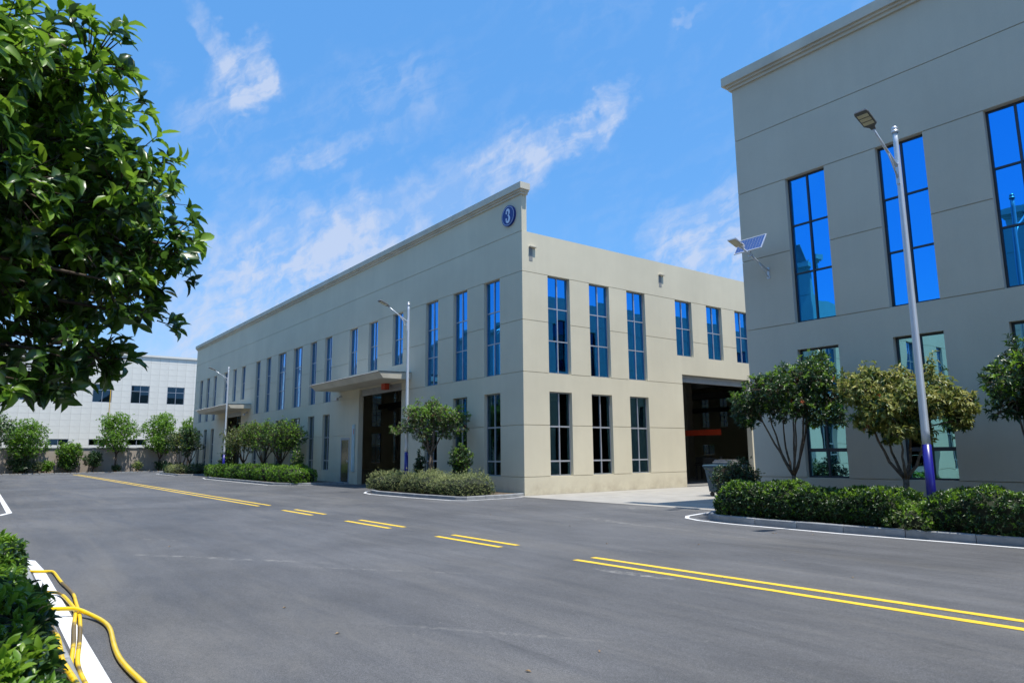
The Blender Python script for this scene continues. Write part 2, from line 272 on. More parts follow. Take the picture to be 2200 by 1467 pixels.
# ------------------------------------------------------------------ object helpers
def tag(o, label=None, cat=None, group=None, kind=None):
    if label: o['label'] = label
    if cat: o['category'] = cat
    if group: o['group'] = group
    if kind: o['kind'] = kind
    return o
def empty(name, loc=(0, 0, 0), rz=0, label=None, cat=None, group=None, kind=None):
    o = bpy.data.objects.new(name, None); COL.objects.link(o); o.location = loc; o.rotation_euler = (0, 0, rz); o.empty_display_size = 0.3
    return tag(o, label, cat, group, kind)
def link(name, me, parent=None, loc=None):
    o = bpy.data.objects.new(name, me); COL.objects.link(o)
    if parent: o.parent = parent
    if loc is not None: o.location = loc
    return o
class MB:
    """collects shapes, builds ONE mesh object"""
    def __init__(s): s.v = []; s.f = []; s.m = []; s.sm = []
    def add(s, vs, fs, mi=0, smooth=False):
        k = len(s.v); s.v += [tuple(x) for x in vs]
        for f in fs: s.f.append([i+k for i in f]); s.m.append(mi); s.sm.append(smooth)
    def box(s, x0, x1, y0, y1, z0, z1, mi=0, T=None):
        vs = [(x, y, z) for z in (z0, z1) for y in (y0, y1) for x in (x0, x1)]
        if T: vs = [T(*p) for p in vs]
        s.add(vs, [(0, 2, 3, 1), (4, 5, 7, 6), (0, 1, 5, 4), (2, 6, 7, 3), (0, 4, 6, 2), (1, 3, 7, 5)], mi)
    def bevbox(s, x0, x1, y0, y1, z0, z1, b, mi=0):   # box with its top edges chamfered
        vs = [(x0, y0, z0), (x1, y0, z0), (x1, y1, z0), (x0, y1, z0), (x0, y0, z1-b), (x1, y0, z1-b), (x1, y1, z1-b), (x0, y1, z1-b), (x0+b, y0+b, z1), (x1-b, y0+b, z1), (x1-b, y1-b, z1), (x0+b, y1-b, z1)]
        s.add(vs, [(3, 2, 1, 0), (0, 1, 5, 4), (1, 2, 6, 5), (2, 3, 7, 6), (3, 0, 4, 7), (4, 5, 9, 8), (5, 6, 10, 9), (6, 7, 11, 10), (7, 4, 8, 11), (8, 9, 10, 11)], mi)
    def tube(s, pts, rad, n=8, mi=0, cap=True):
        pts = [V(p) for p in pts]; rad = rad if hasattr(rad, '__len__') else [rad]*len(pts)
        k = len(s.v); prev = None
        for i, p in enumerate(pts):
            d = (pts[min(i+1, len(pts)-1)]-pts[max(i-1, 0)]).normalized()
            a = d.cross(V((0, 0, 1))) if abs(d.z) < 0.95 else d.cross(V((1, 0, 0)))
            if prev is not None: a = prev-d*prev.dot(d)
            a.normalize(); b = d.cross(a); prev = a
            for j in range(n):
                an = 2*math.pi*j/n; s.v.append(tuple(p+(a*math.cos(an)+b*math.sin(an))*rad[i]))
        for i in range(len(pts)-1):
            for j in range(n):
                s.f.append([k+i*n+j, k+i*n+(j+1) % n, k+(i+1)*n+(j+1) % n, k+(i+1)*n+j]); s.m.append(mi); s.sm.append(True)
        if cap:
            s.f.append([k+j for j in range(n)][::-1]); s.m.append(mi); s.sm.append(False)
            s.f.append([k+(len(pts)-1)*n+j for j in range(n)]); s.m.append(mi); s.sm.append(False)
    def sphere(s, c, r, mi=0, n=12, h=8):
        c = V(c); k = len(s.v)
        for i in range(h+1):
            th = math.pi*i/h
            for j in range(n): s.v.append(tuple(c+V((math.sin(th)*math.cos(2*math.pi*j/n), math.sin(th)*math.sin(2*math.pi*j/n), math.cos(th)))*r))
        for i in range(h):
            for j in range(n):
                s.f.append([k+i*n+j, k+(i+1)*n+j, k+(i+1)*n+(j+1) % n, k+i*n+(j+1) % n]); s.m.append(mi); s.sm.append(True)
    def mesh(s, name, mats):
        me = bpy.data.meshes.new(name); me.from_pydata(s.v, [], s.f)
        for m in mats: me.materials.append(m)
        me.polygons.foreach_set('material_index', s.m); me.polygons.foreach_set('use_smooth', s.sm); me.update()
        return me
    def build(s, name, mats, parent=None, loc=None):
        if not isinstance(mats, (list, tuple)): mats = [mats]
        return link(name, s.mesh(name, mats), parent, loc)
def np_mesh(name, verts, quads, mats, mi=None, smooth=True):
    """verts (n,3), quads (m,k) of one size"""
    me = bpy.data.meshes.new(name); n, (m, k) = len(verts), quads.shape
    me.vertices.add(n); me.vertices.foreach_set('co', verts.astype(np.float32).ravel())
    me.loops.add(m*k); me.loops.foreach_set('vertex_index', quads.astype(np.int32).ravel())
    me.polygons.add(m); me.polygons.foreach_set('loop_start', np.arange(m, dtype=np.int32)*k)
    try: me.polygons.foreach_set('loop_total', np.full(m, k, dtype=np.int32))
    except Exception: pass
    for x in mats: me.materials.append(x)
    if mi is not None: me.polygons.foreach_set('material_index', mi.astype(np.int32))
    me.polygons.foreach_set('use_smooth', np.full(m, smooth)); me.update(calc_edges=True); me.validate()
    return me

# ------------------------------------------------------------------ ground
g = MB(); g.add([(-1500, -1500, -0.05), (1500, -1500, -0.05), (1500, 1500, -0.05), (-1500, 1500, -0.05)], [(0, 1, 2, 3)])
tag(g.build('ground', M['ground']), 'bare earth around the factory yard', kind='structure')
g = MB()
for i in range(-7, 12):
    for j in range(-8, 8): g.add([(i*9, j*9, 0), (i*9+9, j*9, 0), (i*9+9, j*9+9, 0), (i*9, j*9+9, 0)], [(0, 1, 2, 3)])
tag(g.build('road', M['asphalt']), 'dark grey asphalt road and yard with dusty tyre streaks', kind='structure')
g = MB(); g.add([(0.03, -0.42, 0.008), (9.6, -0.42, 0.008), (9.6, 61, 0.008), (0.03, 61, 0.008)], [(0, 1, 2, 3)])
tag(g.build('concrete_apron', M['concrete']), 'pale concrete apron between the two grey halls', kind='structure')
def line_rect(x0, x1, y, w=0.115, name='yellow_road_line', m='yellow', label=None, sk=0.0):
    b = MB(); n = max(1, int((x1-x0)/0.25)); rr = random.Random(int((x0+60)*100)+int(y*10))
    J = [(rr.gauss(0, 0.0035), rr.gauss(0, 0.0035)) for _ in range(n+1)]      # hand-painted edges are never dead straight
    for i in range(n):
        a, c = x0+(x1-x0)*i/n, x0+(x1-x0)*(i+1)/n
        ya, yc = y+sk*(a-x0), y+sk*(c-x0)
        b.add([(a, ya-w/2+J[i][0], 0.004), (c, yc-w/2+J[i+1][0], 0.004), (c, yc+w/2+J[i+1][1], 0.004), (a, ya+w/2+J[i][1], 0.004)], [(0, 1, 2, 3)])
    return tag(b.build(name, M[m]), label or 'painted yellow centre line on asphalt', kind='structure')
for y in (-9.37, -9.00):
    line_rect(-57.4, -1.95, y)
    for x0 in (0.29, 4.81, 9.12): line_rect(x0, x0+2.32 if x0 < 9 else 11.27, y)
    line_rect(13.18, 40, y, sk=0.045)

def offset(poly, d):
    out = []
    P = [V((x, y)) for x, y in poly]
    for i, p in enumerate(P):
        a = (P[i]-P[i-1]).normalized() if i else (P[1]-P[0]).normalized()
        b = (P[i+1]-P[i]).normalized() if i < len(P)-1 else a
        t_ = (a+b).normalized(); n = V((t_.y, -t_.x)); k = 1/max(0.5, n.dot(V((b.y, -b.x))))
        out.append(p+n*d*k)
    return out
def resample(poly, step):
    P = [V((x, y)) for x, y in poly]; out = [P[0]]
    for a, b in zip(P, P[1:]):
        L = (b-a).length; n = max(1, round(L/step))
        for i in range(1, n+1): out.append(a.lerp(b, i/n))
    return out
def island(outline, wall_y, side, lab, line_d=0.33, h=0.12, line_w=0.1, flip=False, line=None):
    """raised planting bed: kerb stones along the outline (ordered so that outside is on the right), soil inside, white line outside"""
    e = empty('planting_bed', (outline[0][0], outline[0][1], 0), 0, kind='structure'); e['label'] = lab
    o0 = V((outline[0][0], outline[0][1], 0))
    sgn = -1 if flip else 1
    inn = offset(outline, -0.12*sgn)
    s = MB(); vs = [(p.x-o0.x, p.y-o0.y, h-0.025) for p in inn]; s.add(vs, [tuple(range(len(vs)))]); s.build('soil', M['soil'], e)
    rs = resample(outline, 0.98); ri = offset([(p.x, p.y) for p in rs], -0.12*sgn)
    for i in range(len(rs)-1):
        a, b, c, d = rs[i], rs[i+1], ri[i+1], ri[i]
        if (b-a).length < 0.15: continue
        gp = 0.006; u = (b-a).normalized()
        a2, b2, d2, c2 = a+u*gp, b-u*gp, d+u*gp, c-u*gp
        hh = h+random.uniform(-0.004, 0.004); k = MB(); cen = (a+b)/2
        f = lambda p, z, q=0.0: (p.x-cen.x, p.y-cen.y, z)
        ins = (c2-b2)*0.12; ins2 = (d2-a2)*0.12
        k.add([f(a2, 0), f(b2, 0), f(c2, 0), f(d2, 0), f(a2, hh-0.015), f(b2, hh-0.015), f(a2+ins2, hh), f(b2+ins, hh), f(c2, hh), f(d2, hh)],
              [(0, 1, 5, 4), (4, 5, 7, 6), (6, 7, 8, 9), (1, 2, 8, 7, 5), (3, 0, 4, 6, 9), (2, 3, 9, 8)])
        k.build('kerb_stone', M['kerb'], e, (cen.x-o0.x, cen.y-o0.y, 0))
    lo = resample(line or [(p.x, p.y) for p in offset(outline, line_d*sgn)], 0.6); l2 = offset([(p.x, p.y) for p in lo], line_w*sgn)
    b = MB()
    for i in range(len(lo)-1):
        q = [(lo[i].x, lo[i].y, 0.004), (l2[i].x, l2[i].y, 0.004), (l2[i+1].x, l2[i+1].y, 0.004), (lo[i+1].x, lo[i+1].y, 0.004)]
        b.add(q, [(0, 1, 2, 3)])
    tag(b.build('white_road_line', M['white']), 'white edge line following '+lab, kind='structure')
    return e
island([(-8.25, -0.02), (-8.15, -1.7), (-7.55, -2.6), (-6.5, -3.2), (-5.5, -3.42), (-2.5, -3.35), (0.0, -3.12), (0.38, -2.9), (0.30, -1.2), (0.02, -0.05)], 0, 1, 'planting bed at the corner of the hall', 0.24)
island([(-36.2, -0.02), (-35.9, -1.9), (-34.7, -2.9), (-32.5, -3.3), (-18.2, -3.5), (-16.9, -3.0), (-16.2, -1.8), (-16.0, -0.3)], 0, 1, 'planting bed between the two gates', 0.24)
island([(-54.0, -0.02), (-53.8, -2.0), (-52.6, -2.8), (-43.8, -3.0), (-42.8, -2.2), (-42.6, -0.02)], 0, 1, 'far planting bed', 0.24)
island([(9.95, 0.80), (10.0, -1.2), (10.1, -2.0), (10.42, -2.55), (11.0, -2.88), (12, -3.0), (14, -3.0), (17.4, -2.75), (22, -2.75)], 0, 1, 'planting bed in front of the right hall', 0.30, 0.15, line=[(9.2, -0.1), (9.4, -1.4), (9.62, -2.25), (9.95, -2.68), (10.5, -2.95), (11.5, -3.10), (14, -3.12), (17.4, -2.88), (22, -2.88)])
island([(7.0, -18.9), (6.95, -17.0), (7.2, -16.4), (7.8, -16.08), (9.0, -16.04), (45, -16.04)], 0, 1, 'near planting bed', 0.06, 0.10, 0.145, True)
island([(-3.3, -18.3), (-3.2, -16.9), (-3.6, -16.35), (-4.4, -16.12), (-40, -16.12)], 0, 1, 'opposite planting bed', 0.2, 0.12, 0.14)

# ------------------------------------------------------------------ buildings
class Fac:
    def __init__(s, O, U, N): s.O, s.U, s.N = V(O), V(U), V(N)
    def __call__(s, a, d, z): return s.O+s.U*a+s.N*d+V((0, 0, z))
def grid(s0, s1, z0, z1, holes):
    S = sorted({s0, s1, *[x for h in holes for x in (h[0], h[1]) if s0 < x < s1]})
    Z = sorted({z0, z1, *[x for h in holes for x in (h[2], h[3]) if z0 < x < z1]})
    solid = {}
    for i in range(len(S)-1):
        for j in range(len(Z)-1):
            cs, cz = (S[i]+S[i+1])/2, (Z[j]+Z[j+1])/2
            solid[i, j] = not any(h[0] < cs < h[1] and h[2] < cz < h[3] for h in holes)
    return S, Z, solid
def pieces(s0, s1, z0, z1, holes):
    S, Z, solid = grid(s0, s1, z0, z1, holes); left = {k for k, v in solid.items() if v}; out = []
    while left:
        st = [left.pop()]; comp = set(st)
        while st:
            i, j = st.pop()
            for q in ((i+1, j), (i-1, j), (i, j+1), (i, j-1)):
                if q in left: left.remove(q); comp.add(q); st.append(q)
        out.append(comp)
    return out
def slab(b, F, s0, s1, z0, z1, holes, d0, d1, back=False, mi=0, edges=True, only=None):
    S, Z, solid = grid(s0, s1, z0, z1, holes)
    if only is not None: solid = {k: (v and k in only) for k, v in solid.items()}
    for (i, j), ok in solid.items():
        if not ok: continue
        a, c, e, f = S[i], S[i+1], Z[j], Z[j+1]
        b.add([F(a, d0, e), F(c, d0, e), F(c, d0, f), F(a, d0, f)], [(0, 1, 2, 3)], mi)
        if back: b.add([F(a, d1, e), F(c, d1, e), F(c, d1, f), F(a, d1, f)], [(3, 2, 1, 0)], mi)
        if edges:
            if not solid.get((i-1, j)): b.add([F(a, d0, e), F(a, d1, e), F(a, d1, f), F(a, d0, f)], [(3, 2, 1, 0)], mi)
            if not solid.get((i+1, j)): b.add([F(c, d0, e), F(c, d1, e), F(c, d1, f), F(c, d0, f)], [(0, 1, 2, 3)], mi)
            if not solid.get((i, j-1)): b.add([F(a, d0, e), F(c, d0, e), F(c, d1, e), F(a, d1, e)], [(0, 1, 2, 3)], mi)
            if not solid.get((i, j+1)): b.add([F(a, d0, f), F(c, d0, f), F(c, d1, f), F(a, d1, f)], [(3, 2, 1, 0)], mi)
GP = 0.022; BK = 0.03
def banded_wall(F, s0, s1, joints, holes, pm, parent, T=0.28, bs0=None, bs1=None):
    """render bands between recessed horizontal grooves, on a backing wall with real reveals"""
    bs0 = s0 if bs0 is None else bs0; bs1 = s1 if bs1 is None else bs1
    for j in range(len(joints)-1):
        z0 = joints[j]+(GP/2 if j else 0); z1 = joints[j+1]-(GP/2 if j < len(joints)-2 else 0)
        for comp in pieces(s0, s1, z0, z1, holes):   # every pier between two windows is a panel of its own
            b = MB(); slab(b, F, s0, s1, z0, z1, holes, 0, -BK, only=comp)
            b.build('wall_panel', M[pm], parent)
    b = MB(); slab(b, F, bs0, bs1, joints[0], joints[-1]-0.002, holes, -BK, -T, back=True)
    # backing is dark only inside the grooves: it is the mortar bed behind the render
    b.build('wall', M[pm], parent)
PANE = None
def pane_mesh(gm):
    key = 'pane_'+gm
    if key in bpy.data.meshes: return bpy.data.meshes[key]
    b = MB(); b.box(-0.5, 0.5, -0.5, 0.5, -0.5, 0.5); return b.mesh(key, [M[gm]])
def window(F, s0, s1, zs, cols, parent, fm='frame', gm='glass', dep=0.15, tilt=0.4, mw=0.045, rowm=None, simple=False, tm=None):
    z0, z1 = zs[0], zs[-1]; b = MB(); T = lambda x, y, z: F(x, y, z)
    g_ = 0.006; fo = 0.05
    def bar(a0, a1, c0, c1, d0, d1, mi=0): b.box(a0, a1, d0, d1, c0, c1, mi, T)
    d0, d1 = -dep-0.05, -dep+0.01
    bar(s0+g_, s0+fo, z0+g_, z1-g_, d0, d1); bar(s1-fo, s1-g_, z0+g_, z1-g_, d0, d1)
    bar(s0+fo, s1-fo, z0+g_, z0+fo, d0, d1); bar(s0+fo, s1-fo, z1-fo, z1-g_, d0, d1)
    xs = [s0+(s1-s0)*i/cols for i in range(cols+1)]
    for x in xs[1:-1]: bar(x-mw/2, x+mw/2, z0+fo, z1-fo, d0, d1+0.012, 1)
    for k, z in enumerate(zs[1:-1]):
        w = mw/2 if rowm is None else rowm[k]/2
        for i in range(cols): bar(max(xs[i], s0+fo)+(mw/2 if i else 0), min(xs[i+1], s1-fo)-(mw/2 if i < cols-1 else 0), z-w, z+w, d0, d1+0.004, 1)
    wo = b.build('window', [M[fm], M[tm or fm]], parent)
    if simple:
        p = link('pane', pane_mesh(gm), wo); q = F((s0+s1)/2, -dep-0.02, (z0+z1)/2)
        X = F.U*(s1-s0-0.08); Y = F.N*0.006; Z = V((0, 0, z1-z0-0.08))
        p.matrix_local = Matrix(((X.x, Y.x, Z.x, q.x), (X.y, Y.y, Z.y, q.y), (X.z, Y.z, Z.z, q.z), (0, 0, 0, 1)))
        return wo
    for i in range(cols):
        for k in range(len(zs)-1):
            a0, a1, c0, c1 = xs[i]+0.012, xs[i+1]-0.012, zs[k]+0.012, zs[k+1]-0.012
            if i == 0: a0 = s0+0.03
            if i == cols-1: a1 = s1-0.03
            if k == 0: c0 = z0+0.03
            if k == len(zs)-2: c1 = z1-0.03
            p = link('pane', pane_mesh(gm), wo); q = F((a0+a1)/2, -dep-0.02, (c0+c1)/2)
            e1, e2 = math.radians(random.gauss(0, tilt)), math.radians(random.gauss(0, tilt))
            N = (F.N+F.U*e1+V((0, 0, e2))).normalized(); Ux = (F.U-N*F.U.dot(N)).normalized(); Zx = Ux.cross(N) if Ux.cross(N).z > 0 else N.cross(Ux)
            X = Ux*(a1-a0); Y = N*0.006; Z = Zx*(c1-c0)
            p.matrix_local = Matrix(((X.x, Y.x, Z.x, q.x), (X.y, Y.y, Z.y, q.y), (X.z, Y.z, Z.z, q.z), (0, 0, 0, 1)))
    return wo
def thirds(a, b, n): return [a+(b-a)*i/n for i in range(n+1)]
def cornice(prof, x0, x1, y0, y1, my, e, side, pm='cornice'):
    """prof: (overhang, z0, z1); front at y0 towards -y*my; wraps the end at x1 (side=1) or x0 (side=-1)"""
    b = MB()
    for ov, za, zb in prof:
        xa, xb = (x0, x1+ov) if side > 0 else (x0-ov, x1)
        ya, yb = sorted((y0-ov*my, y1))
        b.box(xa, xb, ya, yb, za, zb)
    b.build('cornice', M[pm], e)

def factory(name, label, e, x0, x1, yf, my, J, LV, HT, SIDE, side_x, side_dir, upW, loW, sideW, sideL, sideDoor, doors, pm, fm, gm, corn, det=True, depth=61.0, cols_up=2, backwin=True):
    """long factory hall. yf: front line; my=+1 faces -Y, my=-1 mirrored (faces +Y). J: groove levels; LV: dict of levels; side_x: x of the built side wall"""
    root = empty(name, (0, 0, 0), 0, label, 'factory building')
    F = Fac((0, yf, 0), (1, 0, 0), (0, -my, 0))
    up = [(a, b, LV['u0'], LV['u1']) for a, b in upW['tall']]+[(a, b, LV['s0'], LV['u1']) for a, b in upW['short']]
    lo = [(a, b, LV['l0'], LV['l1']) for a, b in loW]
    dr = [(a, b, -1, h) for a, b, h in doors]
    joints = J+[LV['top']]
    bs0, bs1 = (x0, x1-BK) if side_dir > 0 else (x0+BK, x1)
    banded_wall(F, x0, x1, joints, up+lo+dr, pm, root, bs0=bs0, bs1=bs1)
    cornice(corn, x0, x1, yf, yf+0.28*my, my, root, side_dir)
    n3 = thirds(LV['u0'], LV['u1'], 3); n2 = thirds(LV['s0'], LV['u1'], 2)
    for a, b, *_ in up:
        tall = (a, b) in [tuple(w) for w in upW['tall']]
        cols = 3 if b-a > 1.4 and cols_up == 2 else 2
        window(F, a, b, n3 if tall else n2, cols, root, fm, gm, simple=not det, tm=LV.get('tm'))
    for a, b, *_ in lo:
        window(F, a, b, LV['lz'], 3 if b-a > 1.4 else 2, root, fm, LV.get('gl', gm), simple=not det, rowm=LV.get('lw'), tm=LV.get('tm'))
    # side wall
    S = Fac((side_x, yf, 0), (0, my, 0), (side_dir, 0, 0))
    sup = [(a, b, LV['u0'] if k == 't' else LV['s0'], LV['u1']) for a, b, k in sideW]
    slo = [(a, b, LV['l0'], LV['l1']) for a, b in sideL]; sd = [(a, b, -1, h) for a, b, h in sideDoor]
    sj = [z for z in J if z < SIDE-0.3 and z <= LV['u1']+0.01]+[SIDE]
    b_ = MB()
    banded_wall(S, BK, depth, sj, sup+slo+sd, pm, root, T=0.28, bs0=0.28)
    for a, b, z0, z1 in sup:
        window(S, a, b, n3 if z0 == LV['u0'] else n2, 2, root, fm, LV.get('gs', gm), simple=not (det and a < 17), tm=LV.get('tm'))
    for a, b, *_ in slo: window(S, a, b, LV['lz'], 2, root, fm, LV.get('gs', LV.get('gl', gm)), simple=not (det and a < 17), rowm=LV.get('lw'), tm=LV.get('tm'))
    return root, F, S
J3 = [0, 0.708, 2.70, 4.784, 6.857, 8.829, 10.498]
r3 = dict(tall=[(-2.68, -1.53), (-5.13, -3.98), (-7.62, -6.47), (-20.08, -18.98), (-22.52, -21.44), (-25.58, -23.95), (-28.72, -27.06), (-31.32, -30.24), (-33.80, -32.72), (-46.2, -45.15), (-48.65, -47.6), (-51.15, -50.1)],
          short=[(-11.03, -9.90), (-13.88, -12.76), (-16.42, -15.33), (-37.55, -36.5), (-40.0, -38.95), (-42.72, -41.67)])
lo3 = [w for w in r3['tall']]
LV3 = dict(u0=4.784, u1=8.829, s0=6.118, l0=0.708, l1=4.043, top=12.10, lz=[0.708, 1.29, 2.66, 4.043], lw=[0.06, 0.06], tm='frame_lite', gl='glass_low')
def side_pattern(dep, tall_groups, short_groups):
    up, lo = [], []
    for k, b in enumerate((1.32, 3.64, 5.95)): up.append((b, b+1.205, 't')); lo.append((b, b+1.205))
    for b in (9.27, 11.64, 13.98): up.append((b, b+1.23, 's'))
    for g0 in (17.3, 25.3, 33.3, 41.3, 49.3):
        for k in range(3): up.append((g0+2.4*k, g0+2.4*k+1.2, 't')); lo.append((g0+2.4*k, g0+2.4*k+1.2))
    return up, lo
su, sl_ = side_pattern(61, 0, 0)
hall, F3, S3 = factory('factory_hall', 'long beige factory hall with round blue 3 sign and two canopied gates', None, -53.04, 0.0, 0.0, 1, J3, LV3, 12.1, 10.5, 0.0, 1, r3, lo3, su, sl_, [(9.56, 14.86, 5.24)],
    [(-14.93, -9.95, 5.20), (-41.9, -37.1, 5.20), (-17.22, -16.02, 2.58)], 'plaster', 'frame', 'glass', [(0.22, 12.20, 12.47), (0.14, 12.13, 12.20), (0.07, 12.04, 12.13)])
# roof, far walls, floor, columns, crane beams of the hall
b = MB(); RF = Fac((0, 0, 0), (1, 0, 0), (0, 0, 1))
class FlatFac:
    def __call__(s, a, d, z): return V((a, z, 10.1+d))
added_strips = [(x-0.5, x+0.5, 6.0, 56.0) for x in (-8.5, -20.5, -32.5, -44.5)]  # unseen roof openings, added to brighten the hall inside
slab(b, FlatFac(), -52.7, -0.29, 0.29, 60.9, added_strips, 0.05, -0.1, True); b.build('roof', M['roof'], hall)
for a, c, y0, y1 in added_strips:
    b = MB(); b.box(a, c, y0, y1, 10.0, 10.01); b.build('added_skylight', M['added_skylight'], hall)  # translucent sheets added to let light into the dark interior
b = MB(); b.box(-52.9, -0.3, 0.3, 60.9, 0.004, 0.02); b.build('floor', M['slab'], hall)
Fe = Fac((-53.04, 0, 0), (0, 1, 0), (-1, 0, 0)); Fb = Fac((0, 61.0, 0), (1, 0, 0), (0, 1, 0))
ew = []
for g0 in (1.3, 9.3, 19.15, 27.3, 35.3, 43.3, 51.3):
    for k in range(3): ew.append((g0+2.75*k, g0+2.75*k+1.2))
b = MB(); slab(b, Fe, 0.28, 61.0, 0, 10.5, [(a, c, 4.784, 8.829) for a, c in ew]+[(a, c, 0.7, 4.04) for a, c in ew], 0, -0.28, True); b.build('wall', M['plaster'], hall)
for a, c in ew:
    window(Fe, a, c, thirds(4.784, 8.829, 3), 2, hall, 'frame_dark', 'glass', simple=True); window(Fe, a, c, [0.7, 2.66, 4.04], 2, hall, 'frame_dark', 'glass', simple=True)
bw = [(-50.2+2.9*k, -49.0+2.9*k) for k in range(17)]
b = MB(); slab(b, Fb, -53.04, -0.0, 0, 10.5, [(a, c, 4.784, 8.829) for a, c in bw]+[(-38.7, -36.8, 1.25, 2.5)], 0, -0.28, True); b.build('wall', M['plaster'], hall)
window(Fb, -38.7, -36.8, [1.25, 2.5], 2, hall, 'frame_dark', 'glass', simple=True)
for a, c in bw: window(Fb, a, c, thirds(4.784, 8.829, 3), 2, hall, 'frame_dark', 'glass', simple=True)
for x in [-0.7-8.0*k for k in range(7)]:
    for y in (20.5, 40.5):
        b = MB(); b.box(x-0.3, x+0.3, y-0.3, y+0.3, 0.02, 9.9); b.box(x-0.45, x+0.45, y-0.45, y+0.45, 6.3, 6.7); b.build('column', M['inner'], hall)
for y in (1.0, 19.9, 21.1, 39.9, 41.1, 60.2):
    b = MB(); b.box(-52.5, -0.6, y-0.15, y+0.15, 6.75, 7.25); b.box(-52.5, -0.6, y-0.28, y+0.28, 7.26, 7.33); b.build('crane_beam', M['steel'], hall)
for y in [4+7*k for k in range(8)]:
    b = MB(); b.box(-52.6, -0.4, y-0.12, y+0.12, 9.2, 9.88); b.build('roof_beam', M['steel'], hall)
tag((lambda b: (b.box(-5.3, -2.75, 16.02, 16.06, 2.52, 2.84), b.build('hanging_banner', M['red_banner']))[1])(MB()), 'red cloth banner hanging inside the hall behind the side gate', 'banner')
# roller shutters, canopies, small door, sign panel, cameras
def shutter(F, a, c, z0, z1):
    b = MB(); z = z0; k = 0
    b.box(a+0.01, c-0.01, -0.22, -0.12, z0-0.06, z0, 0, F)
    while z < z1-0.02:
        b.box(a+0.01, c-0.01, -0.20, -0.13-(0.018 if k % 2 else 0), z+0.003, min(z+0.075, z1-0.005), 0, F); z += 0.078; k += 1
    return b.build('roller_shutter', M['soffit'], hall)
shutter(F3, -14.93, -9.95, 4.90, 5.20); shutter(F3, -41.9, -37.1, 4.9, 5.2); shutter(S3, 9.56, 14.86, 4.95, 5.24)
def canopy(x0, x1):
    c = MB(); zb, zt, yo, yi = 5.25, 5.53, -1.76, -1.52
    # soffit box with a front that leans back, open at the wall end
    vs = [(x0, yo, zt), (x1, yo, zt), (x1, -0.01, zt+0.04), (x0, -0.01, zt+0.04), (x0+0.22, yi, zb), (x1-0.02, yi, zb), (x1-0.02, -0.01, zb), (x0+0.22, -0.01, zb)]
    c.add(vs, [(0, 1, 5, 4), (1, 2, 6, 5), (3, 0, 4, 7), (4, 5, 6, 7), (2, 3, 7, 6), (0, 3, 2, 1)])
    o = c.build('canopy', [M['cornice']], hall)
    n = int((x1-x0+0.1)/0.10); r = MB()
    pts = []
    for i in range(n+1):
        x = x0-0.05+i*0.10
        for q, zz in ((0, 0.0), (0.03, 0.03), (0.07, 0.03)): pts.append((x+q, zz))
    vv = [(x, yo-0.04, zt+0.012+z) for x, z in pts]+[(x, -0.012, zt+0.052+z) for x, z in pts]; m_ = len(pts)
    r.add(vv, [(i, i+1, m_+i+1, m_+i) for i in range(m_-1)]); r.add([(p[0], p[1], p[2]-0.005) for p in vv], [(i, m_+i, m_+i+1, i+1) for i in range(m_-1)])
    r.build('corrugated_sheet', M['galv'], o)
canopy(-17.75, -8.96); canopy(-44.4, -34.6)
b = MB(); b.box(-17.20, -17.13, -0.02, 0.1, 0.10, 2.57); b.box(-16.11, -16.04, -0.02, 0.1, 0.10, 2.57); b.box(-17.13, -16.11, -0.02, 0.1, 2.45, 2.57); b.box(-17.3, -15.95, -0.28, 0.1, 0.0, 0.09)
b.build('door_frame', M['frame_lite'], hall)
b = MB(); b.box(-17.12, -16.12, 0.0, 0.05, 0.13, 2.44)
for k in range(9): b.box(-17.06+k*0.11, -17.03+k*0.11, -0.012, -0.001, 0.2, 0.62)
d_ = b.build('door', M['door'], hall)
b = MB(); b.tube([(-16.2, -0.05, 1.15), (-16.2, -0.05, 1.35)], 0.012); b.box(-16.22, -16.18, -0.05, 0, 1.22, 1.27); b.build('handle', M['galv'], d_)
b = MB(); b.box(-15.62, -15.28, -0.06, -0.005, 0.68, 3.28, 0); b.box(-15.56, -15.52, -0.066, -0.061, 0.75, 3.2, 1); sgn_ = b.build('wall_banner', [M['banner'], M['sign_white']], hall)
b = MB(); b.box(-15.40, -15.33, -0.068, -0.061, 2.75, 3.05); b.build('red_mark', M['red'], sgn_)
b = MB(); b.box(-11.62, -11.22, -0.30, -0.04, 4.93, 5.23); b.build('alarm_box', M['red'], hall)
def seccam(x, y=0):
    b = MB(); b.box(x-0.05, x+0.05, -0.10, -0.001, 4.94, 5.04); b.tube([(x, -0.08, 4.98), (x, -0.22, 4.86)], 0.02, 6); b.box(x-0.16, x+0.12, -0.34, -0.22, 4.76, 4.90); b.tube([(x+0.12, -0.28, 4.83), (x+0.15, -0.28, 4.83)], 0.04, 8)
    b.build('security_camera', M['frame_lite'], hall)
seccam(-17.35); seccam(-35.4)
# scupper slots of the side parapet: a flat plate, the slot's shade put into its grey, with a small hood
for y in (0.45, 8.28, 16.3, 24.3, 32.3):
    b = MB(); b.box(-0.001, 0.010, y-0.09, y+0.09, 9.30, 9.86, 0); b.box(0.011, 0.13, y-0.10, y+0.24, 9.865, 9.90, 1)
    b.build('scupper', [M['slot_shade'], M['cornice']], hall)
